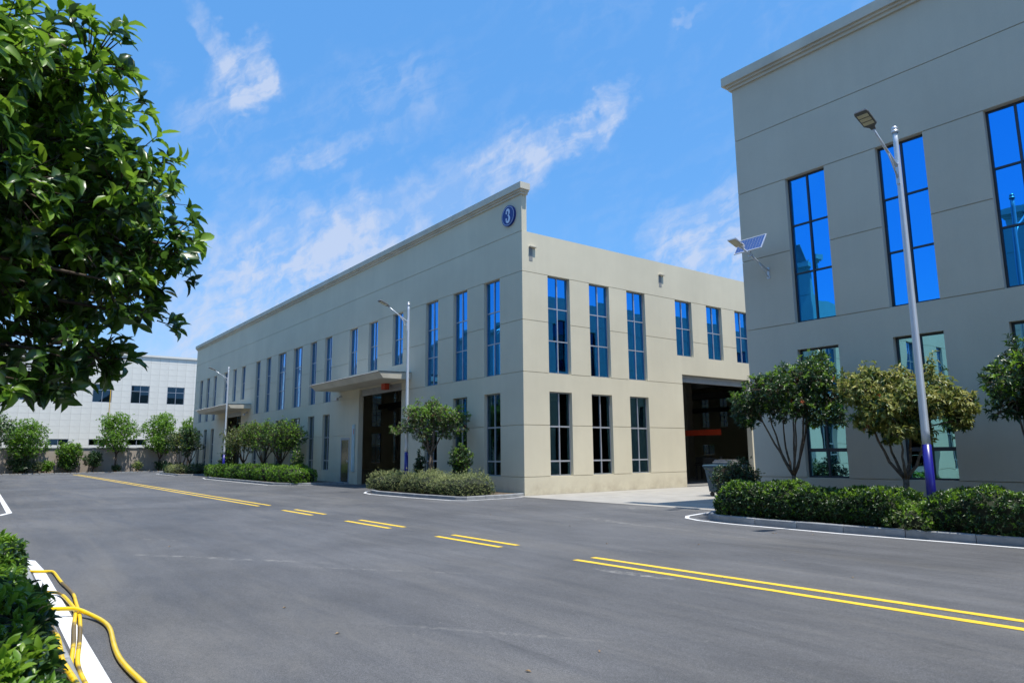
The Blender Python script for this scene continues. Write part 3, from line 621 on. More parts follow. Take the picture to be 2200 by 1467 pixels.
# round number sign
b = MB(); n = 48
def disc(b, x, z, r0, r1, ya, yb, mi):
    k = 48
    for i in range(k):
        a0, a1 = 2*math.pi*i/k, 2*math.pi*(i+1)/k; P = lambda r, a, y: (x+r*math.cos(a), y, z+r*math.sin(a))
        if r0 == 0: b.add([P(0, 0, ya), P(r1, a0, ya), P(r1, a1, ya)], [(0, 1, 2)], mi)
        else: b.add([P(r0, a0, ya), P(r1, a0, ya), P(r1, a1, ya), P(r0, a1, ya)], [(0, 1, 2, 3)], mi)
        b.add([P(r1, a0, ya), P(r1, a0, yb), P(r1, a1, yb), P(r1, a1, ya)], [(0, 1, 2, 3)], mi)
        if r0: b.add([P(r0, a0, ya), P(r0, a1, ya), P(r0, a1, yb), P(r0, a0, yb)], [(0, 1, 2, 3)], mi)
disc(b, -0.80, 11.32, 0, 0.44, -0.09, -0.002, 0)
sign = b.build('number_sign', [M['sign_blue']]); tag(sign, 'round blue plate with white 3 near the hall corner under the cornice', 'sign')
b = MB(); disc(b, -0.80, 11.32, 0.385, 0.40, -0.096, -0.0905, 0); b.build('ring', M['sign_white'], sign)
# numeral 3 with ball terminals, swept by hand as an outline
def stroke(pts, b, y0, y1):
    L_, R2 = [], []
    for i, (x, z, w) in enumerate(pts):
        a = V((pts[min(i+1, len(pts)-1)][0]-pts[max(i-1, 0)][0], pts[min(i+1, len(pts)-1)][1]-pts[max(i-1, 0)][1])).normalized(); nn = V((-a.y, a.x))*w
        L_.append((x+nn.x, z+nn.y)); R2.append((x-nn.x, z-nn.y))
    for i in range(len(pts)-1):
        q = [L_[i], R2[i], R2[i+1], L_[i+1]]
        b.add([(x, y0, z) for x, z in q], [(0, 1, 2, 3)]); b.add([(x, y1, z) for x, z in q], [(3, 2, 1, 0)])
        b.add([(L_[i][0], y0, L_[i][1]), (L_[i+1][0], y0, L_[i+1][1]), (L_[i+1][0], y1, L_[i+1][1]), (L_[i][0], y1, L_[i][1])], [(0, 1, 2, 3)])
        b.add([(R2[i][0], y0, R2[i][1]), (R2[i][0], y1, R2[i][1]), (R2[i+1][0], y1, R2[i+1][1]), (R2[i+1][0], y0, R2[i+1][1])], [(0, 1, 2, 3)])
b = MB(); cx3, cz3 = -0.80, 11.32
def arc(cx, cz, rx, rz, a0, a1, w0, w1, n=14):
    out = []
    for i in range(n+1):
        tt = i/n; a = math.radians(a0+(a1-a0)*tt); w = w0+(w1-w0)*math.sin(math.pi*tt)
        out.append((cx3+cx+rx*math.cos(a), cz3+cz+rz*math.sin(a), w))
    return out
stroke(arc(-0.01, 0.135, 0.10, 0.125, 165, -85, 0.016, 0.056), b, -0.105, -0.092)
stroke(arc(-0.01, -0.125, 0.115, 0.14, 85, -165, 0.016, 0.060), b, -0.1052, -0.0922)
disc(b, cx3-0.095, cz3+0.13, 0, 0.042, -0.1054, -0.0918, 0); disc(b, cx3-0.105, cz3-0.13, 0, 0.045, -0.1056, -0.0916, 0)
b.build('numeral', M['sign_white'], sign)

# right hall
JB = [0, 0.907, 5.067, 7.121, 9.212, 10.90]
bt = [(11.068, 12.22), (13.584, 14.724), (16.02, 17.17), (29.2, 30.35), (31.7, 32.85), (34.2, 35.35), (37.4, 38.5), (40, 41.1)]; bs_ = [(20.0, 21.1), (22.6, 23.7), (25.2, 26.3)]
LVB = dict(u0=5.067, u1=9.212, s0=6.45, l0=0.907, l1=4.322, top=12.62, lz=[0.907, 1.62, 2.95, 4.322], lw=[0.09, 0.06], gs='glass_c', gl='glass_pale')
cornB = [(0.22, 12.72, 13.0), (0.14, 12.65, 12.72), (0.07, 12.56, 12.65)]
hallB, FB, SB = factory('factory_hall', 'tall grey hall at the right with deep blue windows', None, 9.535, 44.0, 0.825, 1, JB, LVB, 12.62, 10.9, 9.535, -1, dict(tall=bt, short=bs_), bt, su, sl_, [(9.56, 14.86, 5.24)], [(20.3, 25.3, 5.4)], 'plaster_b', 'frame_dark', 'glass_b', cornB)
b = MB(); b.box(9.85, 43.9, 1.12, 61.7, 10.1, 10.35); b.build('roof', M['roof'], hallB)
b = MB(); b.box(9.9, 43.9, 1.2, 61.7, 0.004, 0.02); b.build('floor', M['slab'], hallB)
b = MB(); b.box(43.7, 44.0, 0.9, 61.7, 0, 10.9); b.box(9.9, 43.6, 61.5, 61.8, 0, 10.9); b.build('wall', M['plaster_b'], hallB)
# the opposite row, behind the camera: seen only mirrored in the glass
hallD, FD, SD = factory('factory_hall', 'beige factory hall across the road behind the viewer', None, -53.0, 0.5, -18.45, -1, J3, LV3, 12.1, 10.5, 0.5, 1, r3, lo3, su, sl_, [(9.56, 14.86, 5.24)], [(-14.93, -9.95, 5.2), (-41.9, -37.1, 5.2)], 'plaster', 'frame', 'glass', [(0.22, 12.20, 12.47), (0.14, 12.13, 12.20), (0.07, 12.04, 12.13)], det=False)
b = MB(); b.box(-52.7, 0.2, -79.3, -18.8, 9.9, 10.15); b.build('roof', M['roof'], hallD)
b = MB(); b.box(-53.0, -52.72, -79.3, -18.8, 0, 10.5); b.box(-52.7, 0.1, -79.4, -79.1, 0, 10.5); b.build('wall', M['plaster'], hallD)
hallE, FE, SE = factory('factory_hall', 'grey factory hall behind the viewer', None, 10.0, 44.0, -19.1, -1, JB, LVB, 12.62, 10.9, 10.0, -1, dict(tall=bt, short=bs_), bt, su, sl_, [(9.56, 14.86, 5.24)], [(20.3, 25.3, 5.4)], 'plaster_b', 'frame_dark', 'glass_b', cornB, det=False)
b = MB(); b.box(10.3, 43.9, -79.9, -19.4, 10.1, 10.35); b.box(43.7, 44.0, -79.9, -19.4, 0, 10.0); b.build('roof', M['roof'], hallE)

# inside the hall: a few things near the gates
def crate(x, y, s, h, label, m='wood'):
    b = MB()
    for k in range(4): b.box(x-s/2, x+s/2, y-s/2+k*s/4+0.01, y-s/2+(k+1)*s/4-0.03, h-0.03, h)
    b.box(x-s/2+0.02, x+s/2-0.02, y-s/2+0.02, y+s/2-0.06, 0.13, h-0.032)
    for k in (0, 0.45, 0.9): b.box(x-s/2+k*s, x-s/2+k*s+s*0.1, y-s/2, y+s/2-0.04, 0.022, 0.125)
    tag(b.build('crate', M[m]), label, 'crate')
crate(-22.0, 9.0, 1.2, 1.0, 'wooden crate on a pallet inside the hall behind the front gate'); crate(-12.9, 13.0, 1.1, 0.8, 'low wooden crate deeper inside the hall', 'card')
for k in range(3):
    b = MB(); b.box(-18.5, -14.6, 3.2+0.7*k, 3.8+0.7*k, 0.02+0.22*k, 0.22+0.22*k); 
    tag(b.build('board_stack', M['wood']), ('lowest', 'middle', 'highest')[k]+' stack of boards just inside the front gate', 'boards')
def bench(x, y, lab):
    e = empty('workbench', (x, y, 0.02), 0.2, lab, 'workbench'); b = MB(); b.box(-1, 1, -0.4, 0.4, 0.80, 0.86); b.build('bench_top', M['steel'], e)
    for sx in (-0.9, 0.9):
        for sy in (-0.3, 0.3): b = MB(); b.box(sx-0.03, sx+0.03, sy-0.03, sy+0.03, 0, 0.797); b.build('leg', M['steel'], e)
    b = MB(); b.box(-0.5, 0.1, -0.25, 0.2, 0.862, 1.25); b.tube([(0.5, 0, 0.862), (0.5, 0, 1.3)], 0.09, 10); b.build('tool_box', M['card'], e)
bench(-4.5, 17.5, 'steel workbench with tools inside the side gate'); bench(-9.0, 22.5, 'steel workbench with tools further inside the side gate')

# ------------------------------------------------------------------ white tiled building and yard wall at the far end
XC = -73.0; tw, th = 0.992, 0.713; yA, zA = 1.27, 2.96
white = empty('office_building', (XC, 0, 0), 0, 'white tiled building with square blue windows behind the yard wall', 'building')
cells = []; wins = []
for c in range(-10, 3):
    ys = yA+4*tw*c
    wins.append((ys, ys+2*tw, zA+7*th, zA+10*th, 'u')); wins.append((ys, ys+2*tw, zA, zA+th, 'l'))
def blocked(y, z): return any(w[0] < y < w[1] and w[2] < z < w[3] for w in wins)
b = MB(); b.box(XC+0.005, XC+0.06, 0, 0, 0, 0)
b = MB(); FC = Fac((0, 0, 0), (0, 1, 0), (1, 0, 0)); slab(b, FC, yA-40*tw, yA+14*tw, 0, zA+15*th, [w[:4] for w in wins], -0.02, -0.4, True); b.build('wall', M['tile_gap'], white)
b = MB(); b.box(-12, -0.42, yA-40*tw, yA+14*tw, 13.2, 13.5); b.box(-12, -11.7, yA-40*tw, yA+14*tw, 0, 13.2); b.box(-11.7, -0.42, yA-40*tw, yA-40*tw+0.3, 0, 13.2); b.box(-11.7, -0.42, yA+14*tw-0.3, yA+14*tw, 0, 13.2); b.build('roof', M['roof'], white)
tb = MB(); tb.bevbox(-0.5, 0.5, -0.5, 0.5, 0, 1, 0.0); 
tb = MB(); tb.box(-0.018, 0.0, -tw/2+0.009, tw/2-0.009, -th/2+0.008, th/2-0.008); tme = tb.mesh('wall_tile', [M['tile']])
rest = MB(); cnt = 0
for i in range(-40, 14):
    for j in range(-4, 15):
        y, z = yA+(i+0.5)*tw, zA+(j+0.5)*th
        if blocked(y, z): continue
        if -17 <= i <= 3 and j >= 0 and cnt < 300:
            o = link('wall_tile', tme, white, (random.uniform(-0.001, 0.002), y, z)); o.rotation_euler = (0, 0, random.uniform(-0.0015, 0.0015)); cnt += 1
        else: rest.box(-0.018, 0.0, y-tw/2+0.009, y+tw/2-0.009, z-th/2+0.008, z+th/2-0.008)
tag(rest.build('wall_tiling', M['tile'], white), kind='stuff')
for y0, y1, z0, z1, k in wins:
    zs = [z0, z0+(z1-z0)*0.68, z1] if k == 'u' else [z0, z1]
    window(FC, y0+0.01, y1-0.01, zs, 2, white, 'frame_lite', 'glass_c', dep=0.10, simple=not (-17 < y0 < 4))
b = MB(); b.box(-0.5, 0.16, yA-40*tw-0.1, yA+14*tw+0.1, zA+15*th+0.002, zA+15*th+0.24); b.box(-0.5, 0.08, yA-40*tw-0.05, yA+14*tw+0.05, zA+15*th-0.08, zA+15*th); b.build('coping', M['tile'], white)
b = MB(); b.tube([(0.12, -4.85, 3.0), (0.12, -4.85, 9.4), (0.02, -4.85, 9.5)], 0.03, 8); b.build('gas_pipe', M['pipe'], white)

yw = empty('yard_wall', (-64, 0, 0), 0, 'low beige plastered yard wall below the white building', 'wall')
b = MB(); b.box(-0.24, 0, -60, 30, 0, 2.50); b.build('wall_body', M['fence'], yw)
b = MB(); b.box(-0.32, 0.08, -60, 30, 2.502, 2.60); b.box(-0.28, 0.05, -60, 30, 2.44, 2.50); b.build('coping', M['kerb'], yw)
for y in range(-57, 28, 5):
    b = MB(); b.box(0.002, 0.06, y-0.2, y+0.2, 0, 2.435); b.build('pilaster', M['fence'], yw)
g = MB(); g.box(-63.99, -62.05, -58, -0.2, 0, 0.07); tag(g.build('planting_strip', M['soil']), 'soil strip along the yard wall', kind='structure')
kr = empty('kerb', (-62, 0, 0), 0, kind='structure'); kr['label'] = 'low kerb at the end of the road'
for i in range(30):
    b = MB(); b.bevbox(-0.05, 0.06, 0.006, 0.98, 0, 0.10, 0.012); b.build('kerb_stone', M['kerb'], kr, (0, -29.5+i*0.985, 0))

# ------------------------------------------------------------------ street lamps
def street_lamp(x, y, label, led=True):
    e = empty('street_lamp', (x, y, 0.1), 0, label, 'street lamp', 'street lamps along the road')
    n = 24; b = MB(); b.tube([(0, 0, 1.60+i*(6.42/n)) for i in range(n+1)], [0.080-0.032*(0.1+0.9*i/n) for i in range(n+1)], 16); b.build('pole', M['pole'], e)
    b = MB(); b.tube([(0, 0, 0.02), (0, 0, 0.8), (0, 0, 1.6)], [0.087, 0.084, 0.081], 16); b.build('blue_base', M['blue'], e)
    b = MB(); b.box(-0.18, 0.18, -0.18, 0.18, 0.0, 0.02)
    for sx in (-.13, .13):
        for sy in (-.13, .13): b.tube([(sx, sy, 0.02), (sx, sy, 0.06)], 0.014, 6)
    b.build('base_plate', M['galv'], e)
    b = MB(); b.sphere((0, 0, 8.06), 0.062); b.tube([(0, 0, 7.97), (0, 0, 8.02)], [0.068, 0.068], 14); b.build('finial', M['galv'], e)
    b = MB(); b.tube([(0, -0.05, 7.22), (0, -0.20, 7.32), (0, -0.5, 7.50), (0, -0.95, 7.78)], [0.034, 0.032, 0.028, 0.024], 8)
    b.tube([(0, -0.06, 6.95), (0, -0.28, 7.28), (0, -0.42, 7.44)], [0.018, 0.018, 0.018], 6); b.box(-0.035, 0.035, -0.085, -0.05, 6.85, 7.30); b.build('arm', M['pole'], e)
    h = MB(); dy, dz = -math.cos(0.40), math.sin(0.40)
    def T(u, v, w): return (u, -0.95+v*dy-w*dz*-1*0+w*math.sin(0.40)*0-w*0, 7.80+v*dz+w) if False else (u, -0.93+v*dy+w*math.sin(0.40), 7.78+v*dz+w*math.cos(0.40))
    prof = [(0.0, 0.04, 0.03), (0.08, 0.055, 0.04), (0.14, 0.125, 0.042), (0.50, 0.135, 0.038), (0.56, 0.115, 0.026)]
    vs = []
    for v, w, hh in prof:
        for (u, q) in ((-w, 0), (w, 0), (w, hh*0.7), (w*0.8, hh*1.4), (-w*0.8, hh*1.4), (-w, hh*0.7)): vs.append(T(u, v, q))
    fs = []
    for i in range(len(prof)-1):
        for j in range(6): fs.append((i*6+j, i*6+(j+1) % 6, (i+1)*6+(j+1) % 6, (i+1)*6+j))
    fs += [(5, 4, 3, 2, 1, 0), tuple(24+j for j in range(6))]
    h.add(vs, fs)
    for k in range(5): h.box(-0.09+k*0.04, -0.082+k*0.04, 0.18, 0.46, 0.05, 0.072, 0, T)
    ho = h.build('lamp_head', M['housing'], e)
    l = MB()
    for k in range(3): l.box(-0.10, 0.10, 0.175+k*0.108, 0.175+k*0.108+0.084, -0.012, -0.001, 0, T)
    l.build('led_panel', M['led'], ho)
    return e
street_lamp(15.36, -2.2, 'tall white street lamp with blue base in front of the right hall')
street_lamp(-5.32, -2.2, 'white street lamp with blue base beside the front gate of the hall')
street_lamp(-33.2, -2.2, 'farthest white street lamp before the second canopy')
street_lamp(-25.0, -16.7, 'street lamp across the road behind the viewer')

def solar_lamp(loc, rz, label):
    e = empty('solar_lamp', loc, rz, label, 'solar lamp', 'solar wall lamps on the halls')   # local: wall plane y=0, outward -y
    b = MB(); b.box(-0.035, 0.035, -0.015, 0, -0.17, 0.17); b.box(-0.05, 0.05, -0.022, -0.004, 0.09, 0.15); b.box(-0.05, 0.05, -0.022, -0.004, -0.16, -0.10); b.build('wall_plate', M['pole'], e)
    b = MB(); b.tube([(0, -0.01, 0.08), (0, -0.5, 0.27), (0, -1.30, 0.58)], 0.028, 8); b.tube([(0, -0.01, -0.12), (0, -0.45, 0.23)], 0.016, 6); b.build('arm', M['pole'], e)
    b = MB(); b.tube([(0, -0.82, 0.40), (0, -0.80, 0.66)], 0.02, 6); b.box(-0.05, 0.05, -0.86, -0.76, 0.36, 0.42); b.build('panel_bracket', M['pole'], e)
    ca, sa = math.cos(0.98), math.sin(0.98)
    def T(u, v, w): return (u, -0.80+v*ca-w*sa, 0.70+v*sa+w*ca)
    b = MB(); b.box(-0.44, 0.44, -0.27, 0.27, 0.0, 0.018, 0, T); b.box(-0.44, 0.44, -0.27, -0.25, 0.018, 0.03, 0, T); b.box(-0.44, 0.44, 0.25, 0.27, 0.018, 0.03, 0, T); b.box(-0.44, -0.42, -0.25, 0.25, 0.018, 0.03, 0, T); b.box(0.42, 0.44, -0.25, 0.25, 0.018, 0.03, 0, T)
    p = b.build('solar_panel', M['pole'], e)
    c_ = MB()
    for i in range(9):
        for j in range(5): c_.box(-0.415+i*0.0925, -0.415+i*0.0925+0.086, -0.245+j*0.098, -0.245+j*0.098+0.092, 0.0185, 0.022, 0, T)
    c_.build('solar_cells', M['cell'], p)
    def T2(u, v, w): return (u, -1.28-v*math.cos(0.30)+w*math.sin(0.3), 0.56+v*math.sin(0.30)+w*math.cos(0.3))
    b = MB(); b.box(-0.13, 0.13, 0.0, 0.42, 0, 0.035, 0, T2); b.box(-0.06, 0.06, -0.10, 0.001, 0.002, 0.05, 0, T2); h = b.build('lamp_head', M['galv'], e)
    b = MB(); b.box(-0.11, 0.11, 0.04, 0.39, -0.008, -0.001, 0, T2); b.build('led_panel', M['led'], h)
solar_lamp((10.36, 0.824, 6.62), 0, 'solar lamp with tilted panel on the corner of the right hall')
solar_lamp((-53.05, 0.9, 6.7), -math.pi/2, 'small solar lamp on the far end of the beige hall')

# ------------------------------------------------------------------ waste container
bn = empty('waste_container', (5.45, 5.0, 0.01), 0.05, 'dark teal wheeled waste container by the side gate', 'waste container')
b = MB(); vs = []
for z, wx, wy in ((0.16, 0.50, 0.30), (0.95, 0.60, 0.37), (1.0, 0.64, 0.40), (1.04, 0.64, 0.40)):
    vs += [(-wx, -wy, z), (wx, -wy, z), (wx, wy, z), (-wx, wy, z)]
fs = [(3, 2, 1, 0)]
for k in range(3): fs += [(k*4+j, k*4+(j+1) % 4, k*4+4+(j+1) % 4, k*4+4+j) for j in range(4)]
fs.append((12, 13, 14, 15)); b.add(vs, fs)
for k in range(3): b.add([(-0.42+k*0.3, -0.335-0.0, 0.25), (-0.30+k*0.3, -0.335, 0.25), (-0.29+k*0.3, -0.385, 0.88), (-0.43+k*0.3, -0.385, 0.88)], [(0, 1, 2, 3)])
b.build('body', M['bin'], bn)
b = MB(); b.box(-0.06, 0.06, -0.42, -0.35, 0.45, 0.9); b.build('teal_plate', M['bin_teal'], bn)
b = MB(); b.bevbox(-0.67, 0.67, -0.43, 0.43, 1.045, 1.13, 0.04); b.build('lid', M['bin'], bn)
for sx in (-0.42, 0.42):
    for sy in (-0.24, 0.24): b = MB(); b.tube([(sx, sy-0.03, 0.08), (sx, sy+0.03, 0.08)], 0.08, 14); b.box(sx-0.02, sx+0.02, sy-0.045, sy+0.045, 0.085, 0.16); b.build('wheel', M['black'], bn)
b = MB(); b.bevbox(-0.42, 0.40, -0.28, 0.26, 0, 0.10, 0.01); b.box(-0.38, 0.36, -0.24, 0.22, 0.101, 0.17)
cb = b.build('cardboard_stack', M['card'], None, (5.55, 5.0, 1.145)); tag(cb, 'flat grey stack of cardboard lying on the waste container lid', 'cardboard')

# ------------------------------------------------------------------ hoses on the kerb side
def smooth_path(pts, z=0.02, it=2, zs=None):
    P = [V((x, y, (zs[i] if zs else z))) for i, (x, y) in enumerate(pts)]
    for _ in range(it):
        Q = [P[0]]
        for a, b_ in zip(P, P[1:]): Q += [a.lerp(b_, 0.25), a.lerp(b_, 0.75)]
        Q.append(P[-1]); P = Q
    return P
def hose(pts, r, m, label, z=0.02, zs=None):
    b = MB(); b.tube(smooth_path(pts, z, 2, zs), r, 10); tag(b.build('water_hose', M[m]), label, 'hose', 'yellow hoses lying along the kerb')
hose([(9.0, -16.2), (9.3, -15.83), (9.35, -15.76), (9.59, -15.75), (10.44, -15.75), (11.05, -15.72), (11.57, -15.71), (12.03, -15.74), (12.68, -15.77), (13.16, -15.81), (13.76, -15.87), (14.27, -15.93), (14.66, -15.98), (15.02, -16.00), (15.36, -16.00), (15.83, -15.99), (17.0, -15.95)], 0.018, 'hose_old', 'muddy yellow hose, outermost of the pair running over the white line', 0.026)
hose([(10.9, -16.3), (11.23, -15.88), (11.48, -15.82), (12.07, -15.80), (12.58, -15.79), (13.0, -15.84), (13.43, -15.89), (13.99, -15.94), (14.51, -16.0), (14.92, -16.05), (15.15, -16.06), (15.5, -16.05), (16.9, -16.03)], 0.018, 'hose_old', 'muddy yellow hose, inner one of the pair running over the white line', 0.035)
hose([(12.5, -16.3), (12.64, -16.0), (12.70, -15.89), (12.75, -15.80), (12.98, -15.69), (13.33, -15.62), (13.70, -15.62), (14.3, -15.68), (14.79, -15.71), (15.21, -15.70), (15.51, -15.68), (15.72, -15.67), (16.5, -15.62)], 0.021, 'hose', 'bright yellow hose crossing the others and curving out onto the asphalt', zs=[0.10, 0.085, 0.085, 0.08, 0.04]+[0.026]*8)
hose([(13.2, -16.25), (13.44, -16.13), (13.59, -16.10), (13.99, -16.09), (14.21, -16.08), (14.63, -16.10), (15.04, -16.12), (15.3, -16.11), (15.77, -16.09), (17, -16.08)], 0.021, 'hose_old', 'muddy yellow hose tucked under the hedge on the kerb', 0.125)
hose([(14.3, -16.25), (14.54, -16.17), (14.77, -16.17), (15.25, -16.18), (15.7, -16.19), (17, -16.2)], 0.02, 'hose_old', 'innermost muddy hose, mostly hidden by the near hedge', 0.14)

# ------------------------------------------------------------------ foliage
rngn = np.random.default_rng(11)
def leaf_shape(kind):
    """unit leaf along +x, width 1 across y; returns verts and equal-sized polygons"""
    if kind == 'hi':     # 8 quads, folded along the rib and drooping
        xs = [0.0, 0.22, 0.5, 0.78, 1.0]; ws = [0.02, 0.38, 0.5, 0.34, 0.01]; dz = [0, 0.035, 0.02, -0.06, -0.18]
        v = []
        for x, w, z in zip(xs, ws, dz): v += [(x, -w, z+w*0.28), (x, 0, z), (x, w, z+w*0.28)]
        q = []
        for i in range(4):
            for j in range(2): a = i*3+j; q.append((a, a+3, a+4, a+1))
        return np.array(v), np.array(q)
    if kind == 'mid':    # 4 quads
        xs = [0.0, 0.45, 1.0]; ws = [0.05, 0.5, 0.02]; dz = [0, 0.03, -0.14]; v = []
        for x, w, z in zip(xs, ws, dz): v += [(x, -w, z+w*0.26), (x, 0, z), (x, w, z+w*0.26)]
        q = []
        for i in range(2):
            for j in range(2): a = i*3+j; q.append((a, a+3, a+4, a+1))
        return np.array(v), np.array(q)
    return np.array([(0, 0, 0), (0.42, -0.5, 0.07), (1, 0, -0.08), (0.42, 0.5, 0.07)]), np.array([(0, 1, 2, 3)])
def norm(a): return a/np.maximum(np.linalg.norm(a, axis=-1, keepdims=True), 1e-9)
def leaf_frames(tips, axes, k, spread=(0.5, 1.15), stem=0.07, droop=0.25):
    """k leaves round every shoot tip"""
    n = len(tips); ax = norm(axes)
    ref = np.where(np.abs(ax[:, 2:3]) < 0.9, [[0, 0, 1.0]], [[1.0, 0, 0]]); e1 = norm(np.cross(ax, ref)); e2 = np.cross(ax, e1)
    ph = (rngn.random((n, 1))*6.28+np.arange(k)[None]*2.4+rngn.normal(0, 0.35, (n, k)))
    al = rngn.uniform(*spread, (n, k))
    d = ax[:, None]*np.cos(al)[..., None]+(e1[:, None]*np.cos(ph)[..., None]+e2[:, None]*np.sin(ph)[..., None])*np.sin(al)[..., None]
    d = d+rngn.normal(0, 0.12, d.shape); d[..., 2] -= droop*rngn.random((n, k)); d = norm(d)
    p = tips[:, None]-ax[:, None]*(rngn.random((n, k))[..., None]*stem)
    nn = norm(ax[:, None]+rngn.normal(0, 0.35, d.shape)+np.array([0, 0, 0.35]))
    yv = norm(np.cross(nn, d)); zv = np.cross(d, yv)
    return p.reshape(-1, 3), d.reshape(-1, 3), yv.reshape(-1, 3), zv.reshape(-1, 3)
def leaves_mesh(name, fr, size, width, kind, mats, mi, jit=0.3):
    p, x, y, z = fr; v, q = leaf_shape(kind); n = len(p); L = size*(1+rngn.uniform(-jit, jit, n))
    W_ = L*width*(1+rngn.uniform(-0.15, 0.15, n)); curl = rngn.uniform(0.3, 1.6, n)
    X = x[:, None]*(v[None, :, 0:1]*L[:, None, None])+y[:, None]*(v[None, :, 1:2]*W_[:, None, None])+z[:, None]*(v[None, :, 2:3]*(L*curl)[:, None, None])
    verts = (p[:, None]+X).reshape(-1, 3); polys = (q[None]+(np.arange(n)*len(v))[:, None, None]).reshape(-1, q.shape[1])
    m = np.repeat(mi, len(q))
    return np_mesh(name, verts, polys, mats, m, smooth=(kind != 'lo'))
def tubes_mesh(name, A, B, r0, r1, mat, n=4):
    """many tapered sticks in one mesh"""
    A, B = np.asarray(A, float), np.asarray(B, float); d = norm(B-A)
    ref = np.where(np.abs(d[:, 2:3]) < 0.9, [[0, 0, 1.0]], [[1.0, 0, 0]]); e1 = norm(np.cross(d, ref)); e2 = np.cross(d, e1)
    an = np.arange(n)*2*np.pi/n; ring = e1[:, None]*np.cos(an)[None, :, None]+e2[:, None]*np.sin(an)[None, :, None]
    v = np.concatenate([A[:, None]+ring*np.reshape(r0, (-1, 1, 1)), B[:, None]+ring*np.reshape(r1, (-1, 1, 1))], 1).reshape(-1, 3)
    j = np.arange(n); q = np.stack([j, (j+1) % n, (j+1) % n+n, j+n], 1)
    polys = (q[None]+(np.arange(len(A))*2*n)[:, None, None]).reshape(-1, 4)
    return np_mesh(name, v, polys, [mat])

def crown_points(lobes, ntips, inner=0.45):
    """shoot tips spread through a set of lobes (center, rx, rz), mostly towards the outside; axes point outward and up"""
    C_ = np.array([l[0] for l in lobes]); rx = np.array([l[1] for l in lobes]); rz = np.array([l[2] for l in lobes])
    w = rx*rx*rz; idx = rngn.choice(len(lobes), ntips, p=w/w.sum())
    d = norm(rngn.normal(0, 1, (ntips, 3))); r = (rngn.random(ntips)*(1-inner**3)+inner**3)**(1/3)
    off = d*r[:, None]*np.stack([rx[idx], rx[idx], rz[idx]], 1)
    sh = rngn.random(ntips) < 0.10      # some shoots stand out of the crown
    off[sh] *= rngn.uniform(1.0, 1.45, (sh.sum(), 1)); off[sh, 2] += rngn.uniform(0, 0.12, sh.sum())
    return C_[idx]+off, d, idx
def make_tree(name, base, lobes, ntips, k, size, width, kind, mats, probs, bark, trunk_r=0.05, stems=4, fork=0.5, label='', cat='tree', group=None, top_new=None, inner=0.45, up_bias=0.6, twigs=True, droop=0.25, limbs_n=6, spread=(0.5, 1.15), stem_curve=0.35, cull=None, jit=0.3, z0=0.1, twig_r=0.004, copies=None):
    """lobes in local coordinates above the base. Returns (root, leaf frames, material index)"""
    e = empty(name, (base[0], base[1], z0), 0, label, cat, group)
    C_ = [V(l[0]) for l in lobes]
    b = MB(); cen = sum(C_, V((0, 0, 0)))/len(C_); fz = fork
    lean = V((random.uniform(-.03, .03), random.uniform(-.03, .03), 0))
    pts = [V((0, 0, -0.05)), V((0, 0, fz*0.35))+lean, V((0, 0, fz*0.7))+lean*0.4, V((0, 0, fz))]
    b.tube(pts, [trunk_r*1.35, trunk_r*1.05, trunk_r, trunk_r*0.95], 10)
    tops = []
    for s in range(stems):
        a = 2*math.pi*s/stems+random.uniform(-.3, .3)
        cand = sorted(C_, key=lambda c: abs(((math.atan2(c.y, c.x)-a+math.pi) % (2*math.pi))-math.pi))[0]
        end = cand*0.75+V((0, 0, (cen.z)*0.25)); st = V((0, 0, fz-0.04))
        c1 = st+V((math.cos(a), math.sin(a), 0))*(stem_curve*(end-st).length*0.55)+V((0, 0, (end.z-fz)*0.35))
        P = []
        for i in range(9):
            t_ = i/8; p = st*(1-t_)**2+c1*2*t_*(1-t_)+end*t_*t_; p += V((random.gauss(0, .012), random.gauss(0, .012), 0))*(1 if 0 < i < 8 else 0); P.append(p)
        b.tube(P, [trunk_r*(0.62-0.42*i/8) for i in range(9)], 7); tops.append(P)
    for c, rx, rz in lobes:
        c = V(c); best = min(((p-c).length+abs(i-5)*0.03, si, i) for si, P in enumerate(tops) for i, p in enumerate(P) if i > 2)
        p0 = tops[best[1]][best[2]]; mid = p0.lerp(c, 0.5)+V((random.gauss(0, .03), random.gauss(0, .03), 0.03))
        b.tube([p0, mid, c], [trunk_r*0.30, trunk_r*0.22, trunk_r*0.10], 5, cap=False)
    b.build('trunk', M[bark], e)
    tips, d, idx = crown_points(lobes, ntips, inner)
    ax = d+np.array([0, 0, up_bias])
    if cull is not None:
        keep = cull(tips+np.array([base[0], base[1], z0])); tips, ax, idx = tips[keep], ax[keep], idx[keep]
    fr = leaf_frames(tips, ax, k, spread=spread, droop=droop, stem=size*0.8)
    n = len(fr[0]); zt = tips[:, 2]; zn = (zt-zt.min())/(np.ptp(zt)+1e-6)
    pr = np.array(probs, float); mi = np.zeros(n, int)
    cl = rngn.random(len(tips)); prn = np.cumsum(pr/pr.sum())
    if top_new is not None:    # young shoots are commoner towards the top of the plant
        j, lo, hi = top_new; outer = np.clip(zn*1.3-0.2, 0, 1); pn = lo+(hi-lo)*outer
        base_i = np.searchsorted(prn, rngn.random(len(tips))); mt = np.where(cl < pn, j, base_i)
    else: mt = np.searchsorted(prn, cl)
    mi = np.repeat(np.clip(mt, 0, len(mats)-1), k)
    if twigs:
        cc = np.array([l[0] for l in lobes])[idx]; A = tips+(cc-tips)*0.55
        link('twigs', tubes_mesh('twigs', A, tips, np.full(len(A), twig_r*1.5), np.full(len(A), twig_r*0.6), M[bark], 3), e)
    return e, fr, mi
